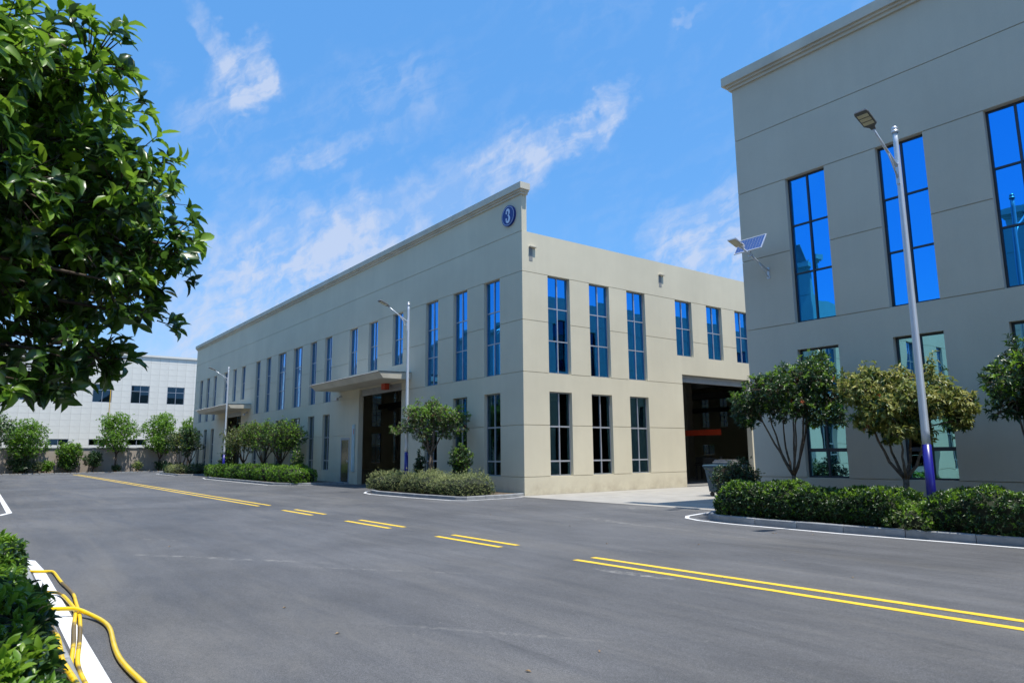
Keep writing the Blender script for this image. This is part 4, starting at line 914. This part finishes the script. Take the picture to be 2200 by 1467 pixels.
def finish_crown(e, fr, mi, size, width, kind, mats, jit=0.3, name='crown', stuff=False):
    o = link(name, leaves_mesh(name, fr, size, width, kind, [M[m] for m in mats], mi, jit), e)
    if stuff: o['kind'] = 'stuff'
    return o
def blob(cx, cy, cz, rx, rz, n, lr, seed, flat=1.0, ry=None):
    """lobes spread over the shell of an ellipsoid crown"""
    r = random.Random(seed); out = [((cx, cy, cz), rx*0.55, rz*0.6)]; ry = ry or rx
    for i in range(n):
        z = 1-2*(i+0.5)/n; a = i*2.399+r.uniform(-.4, .4); q = math.sqrt(1-z*z); s = r.uniform(0.58, 0.80)
        out.append(((cx+math.cos(a)*q*rx*s, cy+math.sin(a)*q*ry*s, cz+z*rz*s), lr*r.uniform(0.7, 1.2), lr*r.uniform(0.6, 1.0)*flat))
    return out
def tree(base, lobes, ntips, k, size, width, kind, mats, probs, bark, **kw):
    nm = kw.pop('name', 'tree'); j = kw.get('jit', 0.3)
    e, fr, mi = make_tree(nm, base, lobes, ntips, k, size, width, kind, mats, probs, bark, **kw)
    finish_crown(e, fr, mi, size, width, kind, mats, j); return e
def turned(lobes, a=YAW, ky=1.6):
    c_, s_ = math.cos(a), math.sin(a); return [((x*c_-y*ky*s_, x*s_+y*ky*c_, z), r1, r2) for (x, y, z), r1, r2 in lobes]
GT = 'trees in the planting beds'; GW = 'trees and bushes along the yard wall'
# bed in front of the right hall
rA = [((-0.95, 0.1, 2.55), 0.45, 0.36), ((-0.55, -0.3, 2.95), 0.52, 0.42), ((-0.1, 0.1, 3.05), 0.55, 0.42), ((0.35, -0.2, 3.2), 0.5, 0.46), ((0.75, 0.1, 3.35), 0.5, 0.5), ((0.9, -0.1, 2.85), 0.5, 0.5), ((0.3, 0.3, 2.75), 0.5, 0.4), ((-0.5, 0.35, 2.65), 0.5, 0.38), ((-1.25, -0.1, 2.75), 0.3, 0.25), ((0.95, 0.2, 3.75), 0.28, 0.25), ((0.1, -0.3, 2.6), 0.45, 0.3), ((-0.1, 0.0, 3.4), 0.3, 0.22), ((0.75, 0.3, 2.4), 0.38, 0.34), ((-0.9, -0.2, 3.1), 0.3, 0.28), ((0.95, -0.2, 2.3), 0.32, 0.3), ((-0.95, 0.1, 2.3), 0.34, 0.26), ((-0.4, -0.3, 2.4), 0.34, 0.24), ((0.5, -0.25, 2.25), 0.3, 0.24), ((-0.1, 0.3, 2.4), 0.3, 0.25)]
tree((11.9, -1.15), turned(rA), 2200, 7, 0.095, 0.36, 'mid', ['leaf_dark', 'leaf', 'leaf_new', 'leaf_red'], [5, 3, .4, .03], 'bark', label='dark green multi-stemmed tree nearest the corner of the right hall', group=GT, top_new=(2, 0.02, 0.32), trunk_r=0.055, stems=7, fork=0.95, inner=0.3)
rB = [((-0.85, 0.0, 2.75), 0.42, 0.34), ((-0.6, -0.2, 2.35), 0.42, 0.36), ((-0.3, 0.2, 2.95), 0.5, 0.38), ((0.05, -0.2, 2.6), 0.45, 0.4), ((0.5, -0.2, 2.45), 0.4, 0.34), ((0.95, 0.0, 2.6), 0.42, 0.36), ((1.2, -0.1, 2.45), 0.36, 0.34), ((0.85, 0.2, 2.95), 0.32, 0.3), ((-0.1, 0.3, 2.2), 0.45, 0.32), ((-0.6, 0.1, 2.05), 0.3, 0.25), ((0.5, 0.3, 2.15), 0.35, 0.3), ((1.35, 0.1, 2.25), 0.25, 0.25), ((0.1, -0.1, 2.1), 0.35, 0.28), ((0.75, 0.0, 3.25), 0.14, 0.2), ((-0.7, 0.25, 3.0), 0.3, 0.25), ((0.2, 0.1, 3.1), 0.22, 0.18), ((-0.3, -0.25, 1.9), 0.34, 0.24), ((0.35, -0.1, 1.85), 0.3, 0.22), ((-0.85, -0.1, 2.2), 0.28, 0.26), ((1.1, -0.15, 2.1), 0.26, 0.22), ((0.0, 0.25, 1.85), 0.3, 0.22)]
tree((14.5, -1.25), turned(rB), 1950, 7, 0.115, 0.36, 'mid', ['leaf_yel', 'leaf_ylt', 'leaf', 'leaf_red'], [5, 3, 1.7, .06], 'bark', label='olive yellow-leaved tree beside the tall street lamp', group=GT, trunk_r=0.06, stems=5, fork=0.92, inner=0.25, droop=0.9, up_bias=0.25, stem_curve=0.55)
rC = blob(0.05, 0, 2.7, 1.0, 0.95, 16, 0.42, 5)
tree((17.0, -1.1), rC, 1500, 7, 0.11, 0.36, 'mid', ['leaf_dark', 'leaf', 'leaf_new'], [5, 3, .3], 'bark', label='dark green tree cut off at the right edge beyond the lamp', group=GT, top_new=(2, 0.03, 0.4), trunk_r=0.06, stems=5, fork=0.6)
tree((19.6, -1.1), rC, 600, 7, 0.11, 0.36, 'lo', ['leaf_dark', 'leaf', 'leaf_new'], [5, 3, .3], 'bark', label='tree further along the bed of the right hall', group=GT, trunk_r=0.06, stems=4, fork=0.6)
tree((10.32, -1.15), blob(0, 0, 0.78, 0.60, 0.50, 12, 0.30, 3), 1300, 6, 0.055, 0.42, 'mid', ['leaf_dark', 'leaf', 'leaf_grey'], [6, 2, .8], 'bark_dark', name='round_bush', cat='bush', label='dark round clipped bush at the left end of the hedge by the waste container', trunk_r=0.035, stems=4, fork=0.15, inner=0.55, z0=0.12)
# corner bed
rD = [((-1.45, -0.1, 2.55), 0.30, 0.22), ((-0.95, 0.1, 2.75), 0.45, 0.34), ((-0.5, -0.2, 3.1), 0.5, 0.42), ((0.0, 0.2, 3.3), 0.5, 0.42), ((0.5, -0.1, 3.15), 0.5, 0.42), ((0.95, 0.1, 2.95), 0.42, 0.34), ((1.4, 0.0, 3.05), 0.28, 0.2), ((1.35, -0.1, 2.55), 0.3, 0.2), ((0.4, 0.2, 2.65), 0.5, 0.4), ((-0.3, -0.1, 2.5), 0.5, 0.42), ((-0.2, 0.1, 2.0), 0.32, 0.32), ((-0.9, 0.0, 3.35), 0.3, 0.25), ((0.8, 0.2, 2.4), 0.35, 0.25), ((1.15, 0.1, 3.4), 0.18, 0.14), ((-0.55, 0.1, 3.75), 0.16, 0.14), ((0.1, -0.1, 3.75), 0.22, 0.18)]
rD = [((x, y, z-0.05), a*1.05, b_*1.05) for (x, y, z), a, b_ in rD]
tree((-4.33, -1.6), turned(rD), 1700, 6, 0.085, 0.38, 'mid', ['leaf', 'leaf_grey', 'leaf_bright', 'leaf_red'], [3, 3.4, 2.4, .08], 'bark', label='wide light green tree in the corner bed next to the street lamp', group=GT, top_new=None, trunk_r=0.075, stems=6, fork=1.5, inner=0.3, z0=0.1)
tree((-4.33, -1.5), turned([((x, y, z+0.12), a*0.9, b_*0.8) for (x, y, z), a, b_ in rD if z > 2.7]), 420, 6, 0.08, 0.38, 'mid', ['leaf_bright', 'leaf_new'], [2, 3], 'bark', name='tree', label='slender second stem crowned with fresh shoots in the corner bed', group=GT, trunk_r=0.02, stems=3, fork=1.6, inner=0.75, z0=0.1, twigs=False)
tree((-2.55, -1.3), [((0, 0, 0.75), 0.33, 0.32)]+blob(0, 0, 1.32, 0.50, 0.60, 10, 0.26, 9), 850, 6, 0.075, 0.42, 'mid', ['leaf_dark', 'leaf', 'leaf_new'], [4, 3, 0.6], 'bark_dark', name='round_bush', cat='bush', label='round-headed small bush on a short stem in the corner bed', trunk_r=0.05, stems=3, fork=0.55, inner=0.5, top_new=(2, 0.02, 0.3))
tree((-5.55, -1.45), [((0, 0, 0.9), 0.25, 0.3), ((0.12, 0, 1.25), 0.22, 0.25), ((-0.05, 0, 1.6), 0.12, 0.2), ((0.25, 0.05, 1.15), 0.14, 0.14)], 170, 6, 0.09, 0.42, 'mid', ['leaf_dark', 'leaf'], [3, 1], 'bark_dark', name='small_bush', cat='bush', label='small dark bush standing right behind the lamp in the corner bed', trunk_r=0.04, stems=3, fork=0.5, inner=0.2)
tree((-5.15, -1.35), [((0, 0, 1.95), 0.16, 0.10), ((0.18, 0, 1.85), 0.14, 0.08)], 40, 6, 0.08, 0.36, 'mid', ['leaf_red', 'leaf_dry'], [2, 1], 'bark_dark', name='small_bush', cat='bush', label='thin sapling with reddish withered leaves right of the lamp', trunk_r=0.015, stems=2, fork=1.2, twigs=False)
# middle bed
for (x, y, hw, hh, zc, mats_, pr, lab, sd) in [(-30.4, -1.6, 1.65, 0.95, 2.95, ['leaf_yel', 'leaf', 'leaf_grey'], [3, 3, 1.5], 'left of the three trees crowded in the middle bed, olive crown', 21),
        (-26.4, -1.5, 1.55, 0.95, 3.05, ['leaf', 'leaf_yel', 'leaf_new'], [4, 1.5, 1.2], 'middle of the three trees crowded in the middle bed', 22), (-23.0, -1.5, 1.6, 0.85, 2.95, ['leaf', 'leaf_dark', 'leaf_new'], [4, 2, 1.4], 'right of the three trees crowded in the middle bed, greenest crown', 23)]:
    tree((x, y), blob(0.1, 0, zc-0.2, hw*1.25, hh*1.2, 20, 0.52, sd), 1700, 6, 0.10, 0.42, 'lo', mats_, pr, 'bark_dark', label=lab, group=GT, top_new=(len(mats_)-1, 0.05, 0.4), trunk_r=0.075, stems=6, fork=1.0, inner=0.3)
tree((-18.7, -2.0), [((0, 0, 1.0), 0.42, 0.35), ((0.15, 0, 1.45), 0.36, 0.3), ((-0.1, 0, 1.75), 0.25, 0.28), ((0.3, 0.1, 0.85), 0.3, 0.3), ((-0.05, 0.1, 2.05), 0.14, 0.2)], 330, 6, 0.10, 0.42, 'lo', ['leaf', 'leaf_grey', 'leaf_new'], [2, 2, 1.6], 'bark', name='sapling', cat='sapling', label='loose light green sapling at the right end of the middle bed', group=GT, trunk_r=0.02, stems=4, fork=0.25, inner=0.2, twigs=False)
tree((-33.9, -1.9), [((0, 0, 1.1), 0.55, 0.45), ((0.25, 0, 1.6), 0.5, 0.4), ((-0.3, 0, 0.9), 0.4, 0.35), ((0.3, 0, 2.1), 0.4, 0.4)], 420, 6, 0.10, 0.42, 'lo', ['leaf', 'leaf_dark', 'leaf_new'], [3, 3, .8], 'bark_dark', name='small_bush', cat='bush', label='tall bush behind the farthest street lamp', trunk_r=0.04, stems=4, fork=0.4, inner=0.3)
# far bed
tree((-50.6, -1.5), blob(0.1, 0, 2.9, 1.35, 1.15, 16, 0.45, 31), 800, 6, 0.13, 0.45, 'lo', ['leaf', 'leaf_yel', 'leaf_dark'], [3, 2, 1.5], 'bark', label='olive tree with several thin stems in the far bed', group=GT, trunk_r=0.07, stems=6, fork=0.5, inner=0.3, stem_curve=0.6)
tree((-47.2, -1.4), blob(0.0, 0, 2.9, 1.15, 1.5, 16, 0.42, 32), 850, 6, 0.13, 0.45, 'lo', ['leaf_dark', 'leaf', 'leaf_new'], [4, 3, .6], 'bark_dark', label='dark leaning tree against the far end of the beige hall', group=GT, trunk_r=0.07, stems=5, fork=0.9, inner=0.3)
# along the yard wall: camphor-like trees
def wall_tree(y, hw, hh, zc, n, label, x=-62.9, mats_=('leaf_bright', 'leaf', 'leaf_new'), pr=(4, 2, 1), seed=1, fork=1.2, cat='tree', nm='tree', lr=None, k=6, top=0.7, sz=0.15):
    tree((x, y), blob(0, 0, zc, hw, hh, 20, lr or hw*0.36, seed), n, k, sz, 0.5, 'lo', list(mats_), pr, 'bark_dark', name=nm, cat=cat, label=label, group=GW, top_new=(2, 0.12, top), trunk_r=0.09 if cat == 'tree' else 0.04, stems=5, fork=fork, inner=0.35, twigs=False, z0=0.07)
wall_tree(-5.15, 2.2, 2.35, 4.15, 2300, 'bright green tree on a thin trunk before the yard wall, between two low windows', seed=41, fork=1.8)
wall_tree(-0.95, 2.05, 2.95, 4.1, 2600, 'tallest bright green tree before the yard wall', seed=42, fork=1.3)
wall_tree(1.9, 1.2, 2.2, 4.1, 1000, 'bright tree partly hidden behind the end of the beige hall', seed=43, fork=1.5)
wall_tree(-13.0, 2.1, 2.3, 3.4, 2300, 'broad yellow-green tree at the left end of the yard wall', seed=44, fork=1.2)
wall_tree(-13.3, 1.3, 0.7, 0.85, 420, 'dark undergrowth below the broad yellow-green tree', seed=54, fork=0.15, cat='bush', nm='low_bush', mats_=('leaf_dark', 'leaf', 'leaf'), top=0.15)
wall_tree(-9.35, 1.35, 1.3, 2.05, 1100, 'cone-shaped young tree between wall pilasters', seed=45, fork=0.3, mats_=('leaf', 'leaf_bright', 'leaf_new'))
tree((-62.7, -9.35), blob(0, 0, 0.8, 1.1, 0.65, 10, 0.4, 46), 420, 6, 0.14, 0.5, 'lo', ['leaf', 'leaf_dark', 'leaf_bright'], [2, 2, 1], 'bark_dark', name='low_bush', cat='bush', label='low dark growth around the foot of the cone-shaped tree', trunk_r=0.03, stems=3, fork=0.2, twigs=False)
wall_tree(-7.15, 0.9, 0.95, 1.35, 480, 'dark round bush against the yard wall left of the thin-trunked tree', mats_=('leaf_dark', 'leaf', 'leaf'), pr=(4, 2, 1), seed=47, fork=0.3, cat='bush', nm='round_bush', top=0.2)
wall_tree(-11.1, 0.62, 0.6, 0.75, 260, 'small vivid green bush by the yard wall', seed=48, fork=0.15, cat='bush', nm='small_bush', mats_=('leaf_bright', 'leaf_bright', 'leaf_new'))
wall_tree(-11.85, 0.6, 0.5, 0.7, 160, 'half withered grey bush beside the vivid green one', seed=49, fork=0.15, cat='bush', nm='small_bush', mats_=('leaf_grey', 'leaf_dark', 'leaf_grey'))
wall_tree(-3.1, 0.55, 0.55, 0.65, 150, 'pale weedy bush at the wall foot between the two tall trees', seed=50, fork=0.15, cat='bush', nm='small_bush', mats_=('leaf_grey', 'leaf_bright', 'leaf_pale'), top=0.3)
wall_tree(-0.7, 0.9, 0.5, 0.6, 220, 'dark low bush under the tallest tree', seed=51, fork=0.15, cat='bush', nm='low_bush', mats_=('leaf_dark', 'leaf', 'leaf'), top=0.1)
wall_tree(-5.0, 0.5, 0.35, 0.45, 110, 'tuft of weeds round the foot of the thin-trunked tree', seed=52, fork=0.1, cat='bush', nm='low_bush', mats_=('leaf_dark', 'leaf', 'leaf'), top=0.1)
wall_tree(-16.2, 2.2, 2.4, 4.3, 900, 'tree outside the left edge by the yard wall', seed=53, fork=1.4)
tree((-41.5, 68), blob(0, 0, 2.6, 1.8, 1.6, 10, 0.7, 91), 350, 6, 0.2, 0.5, 'lo', ['leaf_bright', 'leaf', 'leaf_new'], [2, 1, 1], 'bark_dark', label='tree outside, seen through the far opening of the hall', twigs=False)
# opposite bed: one dark tree shows at the left edge, two more are only mirrored in the glass
tree((-37.5, -16.35), blob(0, 0, 3.15, 1.55, 1.75, 18, 0.55, 61), 1500, 6, 0.11, 0.42, 'lo', ['leaf_dark', 'leaf', 'leaf_grey'], [5, 1.5, 1], 'bark_dark', label='dark leafy tree at the left edge before the yellow-green one', group=GT, trunk_r=0.09, stems=5, fork=1.1, inner=0.35, twigs=False)
opp = None
for i, x in enumerate([-6.0, -9.3, -12.8, -16.4, -20.1, -24.0, -28.0, -32.2]):
    lab = ('first', 'second', 'third', 'fourth', 'fifth', 'sixth', 'seventh', 'eighth')[i]+' tree of the row across the road, outside the view'
    if opp is None:
        opp = tree((x, -17.75), blob(0, 0, 2.6, 1.15, 1.15, 12, 0.5, 70), 520, 6, 0.14, 0.45, 'lo', ['leaf', 'leaf_new', 'leaf_yel'], [3, 1, 1], 'bark_dark', label=lab, group='trees across the road', trunk_r=0.07, stems=4, fork=0.9, twigs=False)
    else:
        o = opp.copy(); COL.objects.link(o); o.location = (x, -17.75, 0.1); o.rotation_euler = (0, 0, i*1.3); o['label'] = lab
        for ch in opp.children: c_ = ch.copy(); COL.objects.link(c_); c_.parent = o

# hedges: shoots over the faces of a soft box, over a dark filler core
def hedge(name, x0, x1, y0, y1, z0, z1, nt, k, size, width, kind, mats, pr, label, new=None, lump=0.06, up=0.5, front=None, stuff=False, group=None, spiky=0.0, cat='hedge', spread=(0.35, 1.1), end_round=0.35, cull=None, top_share=0.45, density=None):
    e = empty(name, ((x0+x1)/2, (y0+y1)/2, z0), 0, label, cat, group)
    cx, cy = (x0+x1)/2, (y0+y1)/2; hx, hy, H = (x1-x0)/2, (y1-y0)/2, z1-z0
    ph = rngn.uniform(0, 6, 6)
    def shape(u, v, w):   # -1..1 in plan, 0..1 up -> position with rounded shoulders and lumps
        sx = u*hx; sy = v*hy
        lu = lump*(np.sin(sx*1.9+ph[0])+0.7*np.sin(sx*4.3+sy*3+ph[1])+0.5*np.sin(sx*9.1+ph[2]))
        endf = np.clip((hx-np.abs(sx))/max(end_round, 1e-3), 0, 1)**0.5; shoulder = 1-0.16*np.abs(v)**6
        z = w*(H*(0.72+0.28*endf)*shoulder+lu*w)
        bul = 1+0.10*np.sin(w*2.6)/max(hy, .3)+(lu*0.8)/max(hy, .3)*0.6
        return np.stack([sx+lu*0.3*np.sign(u)*(np.abs(u) > .97), sy*(0.86+0.14*endf)*bul, z], -1)
    n_top = int(nt*top_share); rest_ = nt-n_top
    u = rngn.uniform(-1, 1, nt); v = rngn.uniform(-1, 1, nt); w = np.ones(nt); ax = np.tile([0, 0, 1.0], (nt, 1))
    side = np.arange(nt) >= n_top
    pe = hy/(hx+hy); isend = side & (rngn.random(nt) < pe*1.0)
    islong = side & ~isend
    v[islong] = np.sign(v[islong]); w[side] = rngn.random(side.sum())**0.8
    u[isend] = np.sign(u[isend])
    ax[islong] = np.stack([rngn.normal(0, .25, islong.sum()), v[islong], np.full(islong.sum(), up)], 1); ax[isend] = np.stack([u[isend], rngn.normal(0, .25, isend.sum()), np.full(isend.sum(), up)], 1)
    P = shape(u, v, w); dep = np.abs(rngn.normal(0, 0.055, nt)); ax = norm(ax+rngn.normal(0, 0.22, ax.shape)); P = P-ax*dep[:, None]
    P[:, 2] = np.maximum(P[:, 2], 0.03)
    if spiky: P[:n_top] += ax[:n_top]*np.abs(rngn.normal(0, spiky, n_top))[:, None]
    if cull is not None:
        kp = cull(P+np.array([cx, cy, z0])); P, ax, side, w = P[kp], ax[kp], side[kp], w[kp]
    fr = leaf_frames(P, ax, k, spread=spread, stem=size*1.0, droop=0.1)
    prn = np.cumsum(np.array(pr, float)/sum(pr)); mt = np.searchsorted(prn, rngn.random(len(P)))
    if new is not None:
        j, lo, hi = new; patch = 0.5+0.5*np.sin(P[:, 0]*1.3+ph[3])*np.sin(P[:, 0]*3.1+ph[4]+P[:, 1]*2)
        pn = np.where(side, lo+(hi-lo)*0.16*np.clip(w*1.4-0.6, 0, 1), lo+(hi-lo)*(0.45+0.55*patch)); mt = np.where(rngn.random(len(P)) < pn, j, mt)  # few young leaves on the sides: shade put into the leaf colours
    mi = np.repeat(np.clip(mt, 0, len(mats)-1), k)
    # core: lumpy filler inset from the leaf surface, inner shade put into its near-black colour
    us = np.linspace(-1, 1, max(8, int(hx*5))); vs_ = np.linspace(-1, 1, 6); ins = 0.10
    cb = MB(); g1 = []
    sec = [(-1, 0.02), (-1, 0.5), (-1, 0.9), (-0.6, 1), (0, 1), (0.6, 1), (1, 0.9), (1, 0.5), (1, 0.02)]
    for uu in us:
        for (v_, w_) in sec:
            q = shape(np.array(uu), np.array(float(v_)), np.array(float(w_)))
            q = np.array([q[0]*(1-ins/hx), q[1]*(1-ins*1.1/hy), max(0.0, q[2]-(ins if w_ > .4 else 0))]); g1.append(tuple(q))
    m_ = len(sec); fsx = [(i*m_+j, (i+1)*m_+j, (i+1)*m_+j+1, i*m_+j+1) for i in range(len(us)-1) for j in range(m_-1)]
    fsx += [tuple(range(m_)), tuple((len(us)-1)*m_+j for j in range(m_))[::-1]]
    cb.add(g1, fsx); cb.build('dark_core', M['core'], e)
    return e, fr, mi
def full_hedge(*a, **kw):
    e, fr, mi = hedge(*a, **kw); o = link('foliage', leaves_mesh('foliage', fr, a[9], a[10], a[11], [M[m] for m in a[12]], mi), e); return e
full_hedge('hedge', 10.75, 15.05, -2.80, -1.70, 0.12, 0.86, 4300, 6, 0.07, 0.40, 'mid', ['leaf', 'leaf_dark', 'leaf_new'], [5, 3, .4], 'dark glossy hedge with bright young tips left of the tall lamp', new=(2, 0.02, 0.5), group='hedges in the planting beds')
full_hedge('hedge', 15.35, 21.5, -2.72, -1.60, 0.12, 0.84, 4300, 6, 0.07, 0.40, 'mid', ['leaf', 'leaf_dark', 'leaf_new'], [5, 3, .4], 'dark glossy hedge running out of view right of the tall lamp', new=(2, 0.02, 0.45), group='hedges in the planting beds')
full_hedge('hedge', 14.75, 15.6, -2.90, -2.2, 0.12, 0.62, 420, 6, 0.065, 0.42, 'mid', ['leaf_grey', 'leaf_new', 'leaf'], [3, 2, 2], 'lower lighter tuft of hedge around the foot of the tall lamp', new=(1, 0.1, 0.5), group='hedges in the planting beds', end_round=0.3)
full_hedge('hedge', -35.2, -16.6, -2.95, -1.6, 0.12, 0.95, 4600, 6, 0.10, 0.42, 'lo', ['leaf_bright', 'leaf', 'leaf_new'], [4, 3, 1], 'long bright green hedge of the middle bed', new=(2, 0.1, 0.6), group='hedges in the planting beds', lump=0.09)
SP = dict(spiky=0.10, lump=0.07, end_round=0.6, spread=(0.2, 0.9), cat='bush')
full_hedge('low_bush', -7.6, -4.9, -2.95, -1.3, 0.12, 0.78, 2100, 8, 0.050, 0.30, 'lo', ['leaf_grey', 'leaf_pale', 'leaf'], [5, 1.5, 1.5], 'left spiky grey-green bush of the corner bed, around the lamp foot', new=(1, 0.1, 0.75), group='low bushes of the corner bed', **SP)
full_hedge('low_bush', -4.6, 0.15, -2.92, -1.5, 0.12, 0.74, 3600, 8, 0.050, 0.30, 'lo', ['leaf_grey', 'leaf_pale', 'leaf'], [5, 1.5, 1.5], 'long spiky grey-green bush with pale feathery tips before the hall corner', new=(1, 0.1, 0.85), group='low bushes of the corner bed', **SP)
full_hedge('low_bush', -5.3, -3.6, -2.7, -1.5, 0.12, 0.62, 600, 8, 0.055, 0.34, 'lo', ['leaf_dark', 'leaf', 'leaf_grey'], [4, 2, 2], 'dark low bush in the dip between the two spiky ones', group='low bushes of the corner bed', **SP)
full_hedge('low_bush', -53.4, -50.6, -2.4, -0.9, 0.12, 0.85, 500, 6, 0.10, 0.4, 'lo', ['leaf_dark', 'leaf', 'leaf'], [3, 2, 1], 'dark low bush at the left end of the far bed', group='low bushes of the far bed', **SP)
full_hedge('low_bush', -50.4, -46.9, -2.75, -1.5, 0.12, 0.70, 800, 6, 0.09, 0.35, 'lo', ['leaf_grey', 'leaf_yel', 'leaf_pale'], [4, 2, 1], 'olive low bush in the middle of the far bed', group='low bushes of the far bed', new=(2, 0.05, 0.5), **SP)
full_hedge('low_bush', -46.6, -43.0, -1.9, -0.6, 0.12, 0.80, 600, 6, 0.10, 0.4, 'lo', ['leaf_dark', 'leaf_dark', 'leaf'], [3, 2, 1], 'dark low bush at the right end of the far bed below the hall windows', group='low bushes of the far bed', **SP)

# near hedge and near tree: the leaves that show largest are objects of their own
LEAFV = []
def big_leaf_meshes(tagn, width, mats):
    out = {}
    for mn in mats:
        out[mn] = []
        for vv in range(4):
            v, q = leaf_shape('hi'); v = v.copy(); v[:, 1] *= width*(0.9+0.08*vv); v[:, 2] *= (0.5, 1.0, 1.4, 1.8)[vv]
            me = np_mesh('leaf_'+tagn, v, q, [M[mn]]); out[mn].append(me)
    return out
def split_leaves(e, fr, mi, size, width, mats, tagn, nmax=300, jit=0.3, near=None, crown='foliage'):
    off = np.array(e.location); p = fr[0]+off; c = np.array(CAM)
    d = p-c; z = d@np.array(fw); u = 1100+FPX*(d@np.array(R_))/z; v = 733.5-FPX*(d@np.array(U_))/z
    ok = (z > 0.3) & (u > -20) & (v > -20) & (v < 1490) & (u < 2200)
    dist = np.linalg.norm(d, axis=1); sc = np.where(ok, dist, 1e9); order = np.argsort(sc)[:nmax]; order = order[sc[order] < 1e8]
    ms = big_leaf_meshes(tagn, width, mats)
    for i in order:
        o = bpy.data.objects.new('leaf', ms[mats[mi[i]]][int(rngn.integers(4))]); COL.objects.link(o); o.parent = e
        L = size*(1+rngn.uniform(-jit, jit)); x, y, zz, q = fr[1][i]*L, fr[2][i]*L, fr[3][i]*L, fr[0][i]
        o.matrix_local = Matrix(((x[0], y[0], zz[0], q[0]), (x[1], y[1], zz[1], q[1]), (x[2], y[2], zz[2], q[2]), (0, 0, 0, 1)))
    keep = np.ones(len(p), bool); keep[order] = False
    fr2 = tuple(a[keep] for a in fr)
    o = link(crown, leaves_mesh(crown, fr2, size, width, 'hi', [M[m] for m in mats], mi[keep], jit), e); o['kind'] = 'stuff'
e, fr, mi = hedge('hedge', 10.4, 18.95, -17.7, -16.44, 0.10, 0.80, 8000, 6, 0.070, 0.42, 'hi', ['leaf_near', 'leaf_dark', 'leaf_new'], [3, 4, .3], 'near hedge with glossy leaves and hoses beside it at the left', new=(2, 0.02, 0.9), group='hedges in the planting beds', end_round=1.3)  # young leaves massed on top also give its sunlit look by colour
split_leaves(e, fr, mi, 0.070, 0.42, ['leaf_near', 'leaf_dark', 'leaf_new'], 'hedge')
nl = blob(0.26, 0.50, 2.92, 1.05, 1.12, 34, 0.37, 81, ry=0.98)
nl += [((0.5, 1.0, 1.86), 0.2, 0.12), ((0.85, 0.75, 1.86), 0.22, 0.12), ((0.2, 1.0, 1.9), 0.22, 0.12), ((0.75, 0.45, 1.84), 0.2, 0.12), ((0.72, 1.42, 2.6), 0.22, 0.22), ((0.66, 1.36, 2.52), 0.24, 0.24), ((0.68, 1.32, 2.22), 0.22, 0.22), ((0.5, 1.2, 2.0), 0.2, 0.16), ((0.75, 1.2, 2.8), 0.26, 0.26), ((0.80, 1.15, 2.35), 0.20, 0.22), ((0.85, 1.0, 3.4), 0.26, 0.28), ((0.75, 0.90, 2.0), 0.24, 0.16), ((0.45, 1.1, 2.1), 0.24, 0.18), ((0.9, 0.55, 1.96), 0.26, 0.15), ((0.3, 0.80, 1.96), 0.3, 0.15), ((0.8, 0.2, 2.1), 0.3, 0.22), ((1.1, 0.35, 3.0), 0.4, 0.6), ((1.1, 0.3, 2.3), 0.35, 0.3)]
ee, fr, mi = make_tree('tree', (16.75, -17.48), nl, 3900, 6, 0.084, 0.43, 'hi', ['leaf_near', 'leaf_dark', 'leaf_new'], [6, 2, .4], 'bark_dark', label='large near tree with broad glossy leaves filling the upper left corner', group=GT, top_new=(2, 0.03, 0.85), trunk_r=0.055, stems=7, fork=1.15, inner=0.3, droop=0.55, twig_r=0.003)  # extra young leaves up high also colour in the sunlit crown top
split_leaves(ee, fr, mi, 0.084, 0.43, ['leaf_near', 'leaf_dark', 'leaf_new'], 'tree', crown='crown')

# fallen leaves and small litter
b = MB()
for i in range(26):
    x, y = random.uniform(5, 20), random.uniform(-15.5, -3.2)
    a = random.uniform(0, 6.28); s_ = random.uniform(0.015, 0.035); P = [(x+s_*math.cos(a), y+s_*math.sin(a), 0.008), (x+s_*.5*math.cos(a+1.6), y+s_*.5*math.sin(a+1.6), 0.018), (x-s_*math.cos(a), y-s_*math.sin(a), 0.006), (x-s_*.5*math.cos(a+1.6), y-s_*.5*math.sin(a+1.6), 0.016)]
    b.add(P, [(0, 1, 2, 3)])
for i in range(260):
    x, y = random.uniform(-63.5, -61.2), random.uniform(-16, 2)
    a = random.uniform(0, 6.28); s_ = random.uniform(0.04, 0.1); P = [(x+s_*math.cos(a), y+s_*math.sin(a), 0.09), (x+s_*.5*math.cos(a+1.6), y+s_*.5*math.sin(a+1.6), 0.13), (x-s_*math.cos(a), y-s_*math.sin(a), 0.085), (x-s_*.5*math.cos(a+1.6), y-s_*.5*math.sin(a+1.6), 0.12)]
    b.add(P, [(0, 1, 2, 3)])
tag(b.build('fallen_leaves', M['leaf_dry']), 'dry leaves scattered on the asphalt and along the yard wall', kind='stuff')
